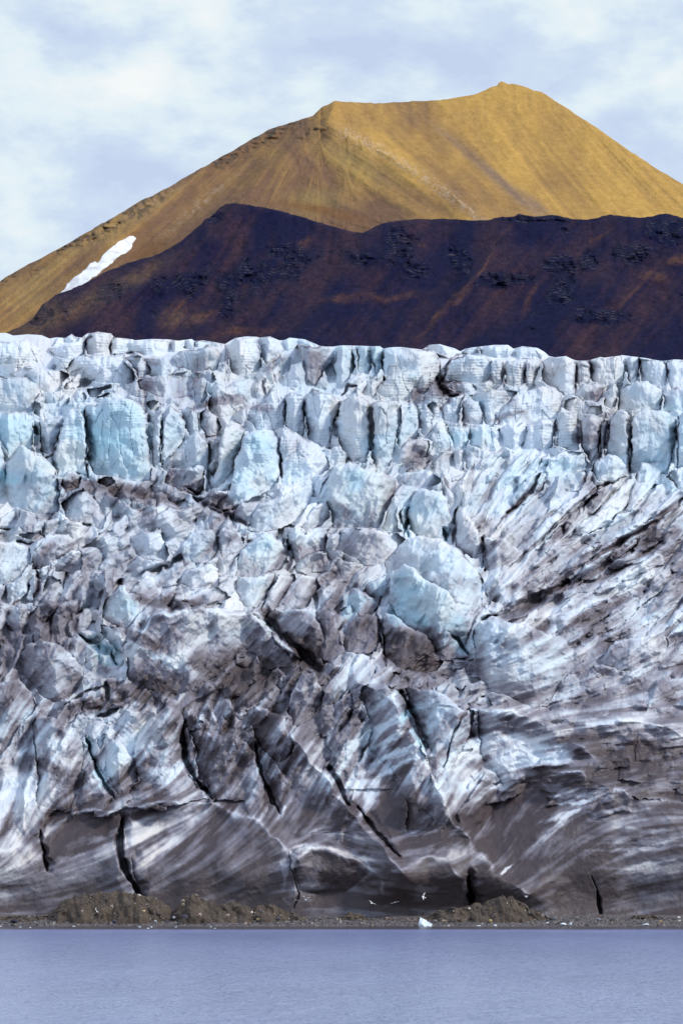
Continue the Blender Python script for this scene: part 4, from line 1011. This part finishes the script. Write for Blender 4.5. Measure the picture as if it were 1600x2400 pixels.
lb = (spot(50, 775, 90, 30, 30) + spot(200, 710, 120, 22, 30) * .8 + spot(340, 640, 80, 18, 30) * .7 + spot(420, 745, 50, 22, 0) * .6 + spot(90, 735, 50, 30, 20)) * (.3 + 1.2 * fbm(U, V, 22, 4, 3)); col = blend(col, np.clip(lb, 0, 1) * .5 * (1 - .5 * oc), np.array([.15, .10, .06]))
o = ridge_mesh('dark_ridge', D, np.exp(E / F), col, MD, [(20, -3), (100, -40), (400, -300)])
tag(o, kind='structure')

# ------------------------------------------------------------------ ground sheet, beach, lake
def gz(x, y):
    z = np.interp(y, [-4000, 340, 385, 396, 400.6, 403, 406, 409, 414, 460, 20000], [-6, -4, -1.5, -.25, .0, .42, .85, 1.15, 1.4, 2, 2])
    return z + (fbm(x * 10, y * 10, 60, 3, 3) - .5) * .35 * np.interp(y, [396, 402, 412], [.25, 1, 1]) * (y > 390)
xs = np.concatenate([[-9000, -2500, -700, -200, -90], np.linspace(-75, 75, 420), [90, 200, 700, 2500, 9000]])
ys = np.concatenate([[-3000, -500, 0, 150, 300, 360, 385], np.linspace(392, 416, 110), [440, 600, 1200, 3000, 8000, 20000]])
gx, gy_ = np.meshgrid(xs, ys); o = mesh_np('ground', np.stack([gx, gy_, gz(gx, gy_)], -1).reshape(-1, 3), quads(len(ys), len(xs))[:, ::-1], MB); tag(o, kind='structure')
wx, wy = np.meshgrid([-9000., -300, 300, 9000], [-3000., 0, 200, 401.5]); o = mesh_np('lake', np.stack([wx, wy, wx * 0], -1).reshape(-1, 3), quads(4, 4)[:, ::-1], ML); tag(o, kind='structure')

# ------------------------------------------------------------------ moraine mounds
MOUNDS = [
 ('low dark gravel hump at the far left end of the beach', '-40,2165 0,2150 40,2146 80,2142 112,2150 125,2165', .0),
 ('long brown mud mound on the left, in front of the tall black crevasse', '95,2162 115,2142 140,2118 152,2108 175,2098 195,2094 230,2089 262,2090 300,2090 330,2097 362,2104 385,2114 398,2128 410,2150', 1.),
 ('brown twin-topped mud mound just right of the long left mound', '392,2155 405,2135 424,2112 438,2095 449,2091 462,2100 478,2103 492,2106 507,2119 522,2112 545,2112 565,2117 585,2124 600,2133 612,2150', .8),
 ('low tapering grey brown mud mound below the white meltwater groove', '580,2150 592,2132 604,2121 630,2120 650,2127 675,2135 700,2143 725,2152 740,2162', .6),
 ('small grey gravel mound, left of the white ice lump', '780,2162 800,2147 815,2139 838,2142 858,2150 880,2162', .4),
 ('peaked brown mud mound right of the white ice lump, pale stones on top', '935,2166 965,2154 1000,2147 1030,2135 1050,2128 1080,2123 1120,2117 1145,2110 1165,2101 1185,2096 1200,2100 1215,2108 1240,2124 1262,2136 1285,2147 1320,2160', 1.),
 ('small brown gravel hump near the right end of the beach', '1450,2164 1475,2152 1495,2145 1520,2142 1538,2147 1555,2155 1575,2164', .5)]
def mound_z(P, wd, seed):
    YM = 405.5 + rng.random() * .4
    u = np.linspace(P[0, 0], P[-1, 0], int((P[-1, 0] - P[0, 0]) / 1.6)); v = np.interp(u, P[:, 0], P[:, 1]) + (fbm(u, u * 0 + seed * 50, 16, 3, 2) - .5) * 6
    zc = (HC + (VH - v) / F * YM); zc = .3 + (zc - .3) * 1.0; s = np.linspace(-1, 1, 60)
    Uu, S_ = np.meshgrid(u, s); Zc = np.tile(zc, (60, 1)) - .3
    prof = 1 - np.abs(S_ + .12 * np.sin(Uu / 23)) ** 1.25
    y = YM + S_ * wd * np.clip((Zc - .3) / 2.5, .25, 1.1); z = .15 + (Zc) * np.clip(prof, -.6, 1)
    bumps = (fbm(Uu, S_ * 60 + seed * 90, 14, 4, 4) - .5) * .85 - .28 * sstep(.62, .75, fbm(Uu, S_ * 12 + 300, 12, 3, 5))
    z = z + bumps * np.clip(1 - S_ ** 2, 0, 1); y = y + (fbm(Uu, S_ * 50 + 77, 20, 3, 6) - .5) * 1.6
    z[0] = -.8; z[-1] = -.8; z[1] = np.minimum(z[1], .1); y[0] -= .3
    return np.stack([(Uu - 800) / F * YM, y, z], -1)
MP = []
for n, (lab, p, hh_) in enumerate(MOUNDS):
    co_ = mound_z(pts(p), 3.0, n); MP.append(co_)
    o = mesh_np('moraine_mound', co_.reshape(-1, 3), quads(co_.shape[0], co_.shape[1])[:, ::-1], MM); tag(o, lab, 'mound', 'mud mounds along the ice foot')

# ------------------------------------------------------------------ gravel and stones
import bmesh
def ico(sub, seed, amp=.25):
    bm = bmesh.new(); bmesh.ops.create_icosphere(bm, subdivisions=sub, radius=1); r = np.random.default_rng(seed)
    v = np.array([x.co[:] for x in bm.verts]); f = np.array([[x.index for x in q.verts] for q in bm.faces]); bm.free()
    for i in range(9):
        d = r.normal(size=3); d /= np.linalg.norm(d); h = r.uniform(.55, .85); k = v @ d; v = v - np.clip(k - h, 0, None)[:, None] * d * .95
    v = v * (1 + amp * (r.random((len(v), 1)) - .5) * .4)
    return v, f
vars_ = [ico(1, i) for i in range(6)]
def stones(name, xyz, size, cols):
    VV, FF, CC = [], [], []; n0 = 0; r = np.random.default_rng(5)
    for i in range(len(xyz)):
        v, f = vars_[i % 6]; a = r.uniform(0, 6.28); ca, sa = math.cos(a), math.sin(a)
        q = v * np.array([1.0, r.uniform(.6, 1), r.uniform(.45, .8)]) * size[i]; q = np.stack([q[:, 0] * ca - q[:, 1] * sa, q[:, 0] * sa + q[:, 1] * ca, q[:, 2]], -1) + xyz[i]
        VV.append(q); FF.append(f + n0); n0 += len(v); CC.append(np.tile(cols[i], (len(v), 1)))
    CC = np.concatenate(CC); return mesh_np(name, np.concatenate(VV), np.concatenate(FF), MS, None, {'col': np.concatenate([CC, np.ones((len(CC), 1))], 1)}, smooth=False)
pal = np.array([[.05, .05, .065], [.09, .08, .09], [.14, .13, .14], [.25, .22, .21], [.42, .37, .33], [.70, .66, .60], [.22, .12, .08], [.36, .24, .15], [.03, .03, .045]])
pw = np.array([.24, .24, .17, .10, .07, .03, .05, .03, .07]); pw = pw / pw.sum()
n = 13000; x = rng.uniform(-72, 72, n); y = 400.2 + rng.random(n) ** 1.1 * 7.5; y = y + 0
sz = np.clip(rng.lognormal(-2.55, .5, n), .03, .42); sz = np.where(y < 401.5, sz * .7, sz)
o = stones('gravel', np.stack([x, y, gz(x, y) + sz * .2], -1), sz, pal[rng.choice(9, n, p=pw)] * rng.uniform(.8, 1.2, (n, 1))); tag(o, 'loose grey and brown stones strewn along the beach', 'gravel', kind='stuff')
# stones lodged in the mounds
q = []; 
for co_ in MP:
    m = int(co_.shape[1] * 2.0); ii = (rng.beta(1.3, 1.6, m) * 30).astype(int) + 0; jj = rng.integers(2, co_.shape[1] - 2, m); q.append(co_[ii, jj]); 
    m2 = int(co_.shape[1] * .45); q.append(co_[rng.integers(22, 32, m2), rng.integers(2, co_.shape[1] - 2, m2)])
q = np.concatenate(q); n = len(q); sz = np.clip(rng.lognormal(-2.6, .5, n), .03, .3)
o = stones('rubble', q, sz, pal[rng.choice(9, n, p=pw)] * rng.uniform(.9, 1.5, (n, 1))); tag(o, 'small pale and dark stones lodged in the mud mounds', 'rubble', kind='stuff')

def boulder(u, v, Yb, wpx, hpx, col, lab, name='boulder', cat='rock', group='larger rocks along the beach', mat=None, seed=0):
    vv, ff = ico(3, seed + 40, .1)
    s_ = Yb / F; vv = vv * np.array([wpx / 2 * s_, wpx / 2 * s_ * .8, hpx / 2 * s_]) ; r = np.random.default_rng(seed)
    vv = vv * (1 + .18 * (fbm(vv[:, 0] * 40 + seed * 9, vv[:, 1] * 40 + vv[:, 2] * 30, 12, 3, 2) - .5))[:, None]
    o = mesh_np(name, vv, ff, mat or MS, None, {'col': np.tile(np.array([*col, 1.]), (len(vv), 1))}, smooth=False)
    o.location = ((u - 800) / F * Yb, Yb, HC + (VH - v) / F * Yb); tag(o, lab, cat, group); return o
for i, a in enumerate([
 (1528 / 3.92 * 0 + 327, 2100, 403.0, 10, 8, (.62, .55, .45), 'pale cream rock on the crest of the long left mud mound'),
 (262, 2125, 402.9, 11, 8, (.42, .30, .24), 'pinkish brown rock half sunk in the face of the long left mud mound'),
 (337, 2136, 402.2, 8, 6, (.62, .45, .25), 'small tan rock at the foot of the right end of the long left mound'),
 (364, 2160, 401.6, 8, 6, (.45, .50, .55), 'light bluish grey rock on open gravel below the gap between the left mounds'),
 (68, 2150, 402.0, 10, 8, (.20, .17, .17), 'grey brown rock at the left end of the beach'),
 (33, 2161, 401.6, 20, 13, (.03, .03, .05), 'black angular rock near the left edge of the photo'),
 (267, 2162, 401.4, 14, 8, (.04, .045, .08), 'flat dark blue rock on the gravel below the long left mound'),
 (434, 2149, 402.2, 16, 10, (.09, .09, .13), 'dark slate grey rock left of the pink pointed rock'),
 (407, 2151, 402.0, 9, 6, (.34, .34, .42), 'light grey rock left of the dark slate rock'),
 (469, 2145, 402.2, 10, 9, (.58, .42, .36), 'pink pointed rock at the foot of the twin topped mound'),
 (429, 2112, 402.8, 10, 7, (.36, .28, .20), 'upper tan rock on the left shoulder of the twin-topped mound'),
 (429, 2121, 402.7, 9, 7, (.34, .27, .19), 'lower tan rock on the left shoulder of the twin-topped mound'),
 (459, 2099, 403.0, 9, 9, (.20, .17, .13), 'brown rock perched near the peak of the twin topped mound'),
 (534, 2146, 402.2, 10, 7, (.45, .32, .24), 'light brown rock in the gravel below the saddle of the twin-topped mound'),
 (590, 2139, 402.4, 6, 6, (.85, .82, .78), 'small white rock where the twin-topped mound meets the tapering mound'),
 (605, 2155, 401.8, 9, 6, (.42, .30, .16), 'ochre rock in the gravel below the tapering mound'),
 (652, 2155, 401.8, 10, 6, (.05, .05, .075), 'dark rock in the gravel below the tapering mound'),
 (1099, 2130, 402.6, 7, 5, (.80, .74, .62), 'cream rock in the middle of the peaked right mound'),
 (1148, 2158, 401.6, 9, 9, (.62, .50, .18), 'yellow ochre rock at the foot of the peaked mound'),
 (1039, 2159, 401.6, 8, 7, (.40, .33, .22), 'tan rock between the white ice lump and the peaked mound'),
 (1271, 2147, 402.3, 9, 8, (.42, .36, .30), 'grey tan rock at the right foot of the peaked mound'),
 (1298, 2154, 402.0, 13, 9, (.10, .11, .14), 'slate grey rock just right of the peaked mound'),
 (1401, 2156, 402.0, 14, 8, (.24, .25, .28), 'mid grey rock at the foot of the ice, below the narrow black crack'),
 (1368, 2166, 401.4, 5, 4, (.4, .35, .3), 'tiny tan rock near the water right of the paired ice pieces'),
 (1548, 2160, 401.8, 8, 6, (.55, .38, .16), 'orange tan rock below the small right hump'),
 (1238, 2139, 402.5, 9, 8, (.13, .12, .11), 'dark rock on the right flank of the peaked mound'),
 ]): boulder(*a, seed=i)
for i, a in enumerate([
 (848, 2174, 400.4, 10, 4.5, 'small flat white ice piece on the waterline left of the tall ice lump'),
 (1050, 2171, 400.6, 6, 5, 'tiny white ice piece just right of the tall ice lump'),
 (1122, 2172, 400.5, 17, 5, 'low flat grey white ice piece on the shore, left of the rounded one'),
 (1160, 2171, 400.6, 9, 7, 'rounded pale ice piece on the shore below the peaked mound'),
 (1148, 2174, 400.4, 8, 4, 'thin flat ice piece touching the rounded one'),
 (1282, 2164, 401.2, 9, 4, 'thin bluish ice sliver left of the paired white ice pieces'),
 (1321, 2167, 400.8, 17, 7, 'larger, left one of the two paired white ice pieces'),
 (1337, 2166, 400.8, 8, 7, 'smaller, right one of the two paired white ice pieces'),
 (1412, 2172, 400.5, 6, 4, 'tiny white ice piece at the waterline below the black crack'),
 (1514, 2168, 400.7, 18, 6, 'flat white ice piece near the right end of the beach'),
 (1247, 2175, 400.3, 9, 3, 'thin ice flake at the waterline below the right foot of the peaked mound'),
 ]): boulder(a[0], a[1], a[2], a[3], a[4], (1, 1, 1), a[5], 'ice_piece', 'ice', 'small ice pieces stranded on the shore', MW, seed=i + 60)
FL = ['floating ice fragment at the left edge of the photo', 'floating ice fragment below the black angular rock', 'tiny floating ice fragment right of the one below the black angular rock', 'floating ice fragment below the left end of the long mud mound',
 'floating ice fragment below the pale cream rock on the long mound', 'left, lower one of two floating ice fragments below the light bluish grey rock', 'right, upper one of two floating ice fragments below the light bluish grey rock', 'floating ice fragment below the light grey rock',
 'upper one of two floating ice fragments below the twin-topped mound', 'lower one of two floating ice fragments below the twin-topped mound']
for i, (u, v, w_) in enumerate([(2, 2169, 5), (47, 2174, 7), (71, 2175, 4), (173, 2171, 9), (327, 2174, 10), (347, 2177, 7), (355, 2174, 7), (412, 2174, 6), (494, 2174, 6), (503, 2177, 6)]):
    Yb = F * HC / (v - VH); Yb = min(Yb, 399.8)
    boulder(u, VH + F * HC / Yb, Yb, w_, 3.4, (1, 1, 1), FL[i], 'floating_ice', 'ice', 'ice fragments floating at the lake edge', MW, seed=i + 90)
# the tall stranded ice lump: a pointed slab leaning left with a small lobe on its right
bm = bmesh.new(); s_ = 400.8 / F
for (u, v, dy) in [(983, 2178, -.5), (1004, 2179, -.4), (1012, 2176, 0), (1012, 2167, .1), (1006, 2162, 0), (1000, 2160, .2), (993, 2155, .1), (986, 2151.5, .1), (983, 2155, -.1), (981, 2164, -.3), (982, 2172, -.4), (990, 2168, -.75), (998, 2172, -.7),
                   (985, 2178, .7), (1004, 2178, .7), (990, 2160, .6), (1005, 2168, .6), (1008, 2172, -.45)]:
    bm.verts.new(((u - 996) * s_, dy, (2178 - v) * s_))
r = bmesh.ops.convex_hull(bm, input=bm.verts); bmesh.ops.delete(bm, geom=[e for e in r['geom_interior'] if isinstance(e, bmesh.types.BMVert)], context='VERTS')
bmesh.ops.subdivide_edges(bm, edges=bm.edges, cuts=4, use_grid_fill=True)
from mathutils import noise as mnoise
for v in bm.verts:
    n_ = mnoise.noise_vector(v.co * 1.6); n2_ = mnoise.noise_vector(v.co * 5); v.co += n_ * .16 + n2_ * .05
    if .25 < v.co.x < .5: v.co.z -= .22 * max(0, v.co.z - .3); v.co.y += .12
me = bpy.data.meshes.new('ice_lump'); bm.to_mesh(me); bm.free(); me.materials.append(MW); o = bpy.data.objects.new('ice_lump', me); C.objects.link(o)
o.location = ((996 - 800) * s_, 400.8, HC + (VH - 2178) * s_); tag(o, 'tall pointed white ice lump stranded at the waterline, the biggest piece on the beach', 'ice')

# ------------------------------------------------------------------ gulls
def gull(u, v, Yb, heading, pitch, roll, dih, sweep, lab, span=1.05, col=(.95, .95, .96)):
    bm = bmesh.new(); rings = []
    body = [(-.24, .004, .012), (-.17, .03, .02), (-.08, .055, .055), (.0, .07, .07), (.09, .058, .06), (.14, .036, .04), (.18, .036, .04), (.215, .022, .024), (.25, .006, .006), (.27, .002, .002)]
    for (x_, ry, rz) in body:
        rings.append([bm.verts.new((x_, ry * math.cos(t * math.pi / 4), rz * math.sin(t * math.pi / 4) + (.02 if x_ > .12 else 0))) for t in range(8)])
    for a, b_ in zip(rings, rings[1:]):
        for t in range(8): bm.faces.new((a[t], a[(t + 1) % 8], b_[(t + 1) % 8], b_[t]))
    bm.faces.new(rings[0][::-1]); bm.faces.new(rings[-1])
    tl = [(-.2, -.02, 0), (-.2, .02, 0), (-.32, .075, .005), (-.30, 0, .01), (-.32, -.075, .005)]     # fan tail
    tv = [bm.verts.new(p) for p in tl]; bm.faces.new(tv)
    for sgn in (-1, 1):
        secs = []
        for k, (t, ch) in enumerate([(0, .16), (.2, .15), (.42, .14), (.62, .115), (.82, .075), (1, .012)]):
            y_ = sgn * (.04 + t * span / 2); z_ = .03 + dih * (t if t < .42 else .42 + (t - .42) * .25) * .9; xo = .05 + sweep * (.12 * t / .42 if t < .42 else .12 - (t - .42) * .42)
            y_ *= (1 - .18 * abs(dih))
            secs.append([bm.verts.new((xo + ch / 2, y_, z_)), bm.verts.new((xo, y_, z_ + .012)), bm.verts.new((xo - ch / 2, y_, z_ - .004)), bm.verts.new((xo, y_, z_ - .008))])
        for a, b_ in zip(secs, secs[1:]):
            for t in range(4): bm.faces.new((a[t], a[(t + 1) % 4], b_[(t + 1) % 4], b_[t]))
    bmesh.ops.recalc_face_normals(bm, faces=bm.faces)
    me = bpy.data.meshes.new('gull'); bm.to_mesh(me); bm.free(); me.materials.append(mgull)
    a = me.attributes.new('col', 'FLOAT_COLOR', 'POINT')
    for i, vv in enumerate(me.vertices):
        tipc = abs(vv.co.y) > span / 2 * .93; a.data[i].color = (.08, .08, .09, 1) if tipc else ((.62, .64, .68, 1) if abs(vv.co.y) > .09 and vv.co.z > .03 and col[0] < .9 else (*col, 1))
    o = bpy.data.objects.new('gull', me); C.objects.link(o)
    o.location = ((u - 800) / F * Yb, Yb, HC + (VH - v) / F * Yb); o.rotation_euler = (rad(roll), rad(pitch), rad(heading)); o.scale = (1.1, 1.1, 1.1)
    tag(o, lab, 'gull', 'gulls flying low in front of the glacier')
gull(992, 2103, 399, 200, -20, -72, .5, .6, 'bright white gull banking steeply above the tall ice lump')
gull(716, 2110, 399, 95, -8, 14, .75, .5, 'white gull with raised wings beside the meltwater groove')
gull(871, 2118, 399, 60, 0, 28, .2, .4, 'white gull with wings level on a slant, left of the steeply banking one')
gull(925, 2116, 400, 100, 0, -14, -.1, .4, 'greyish gull gliding with wings spread flat and tilted down to the right', col=(.6, .6, .66))
gull(1233, 2103, 400, 150, 4, 8, .35, .6, 'small white gull gliding over the peak of the right mound', span=.8)
gull(228, 2138, 399, 250, -10, 74, .6, .6, 'white gull banking on edge in front of the long left mound')
gull(693, 2111, 401, 120, 0, 30, .4, .5, 'faint grey gull just left of the meltwater groove', col=(.45, .45, .5))
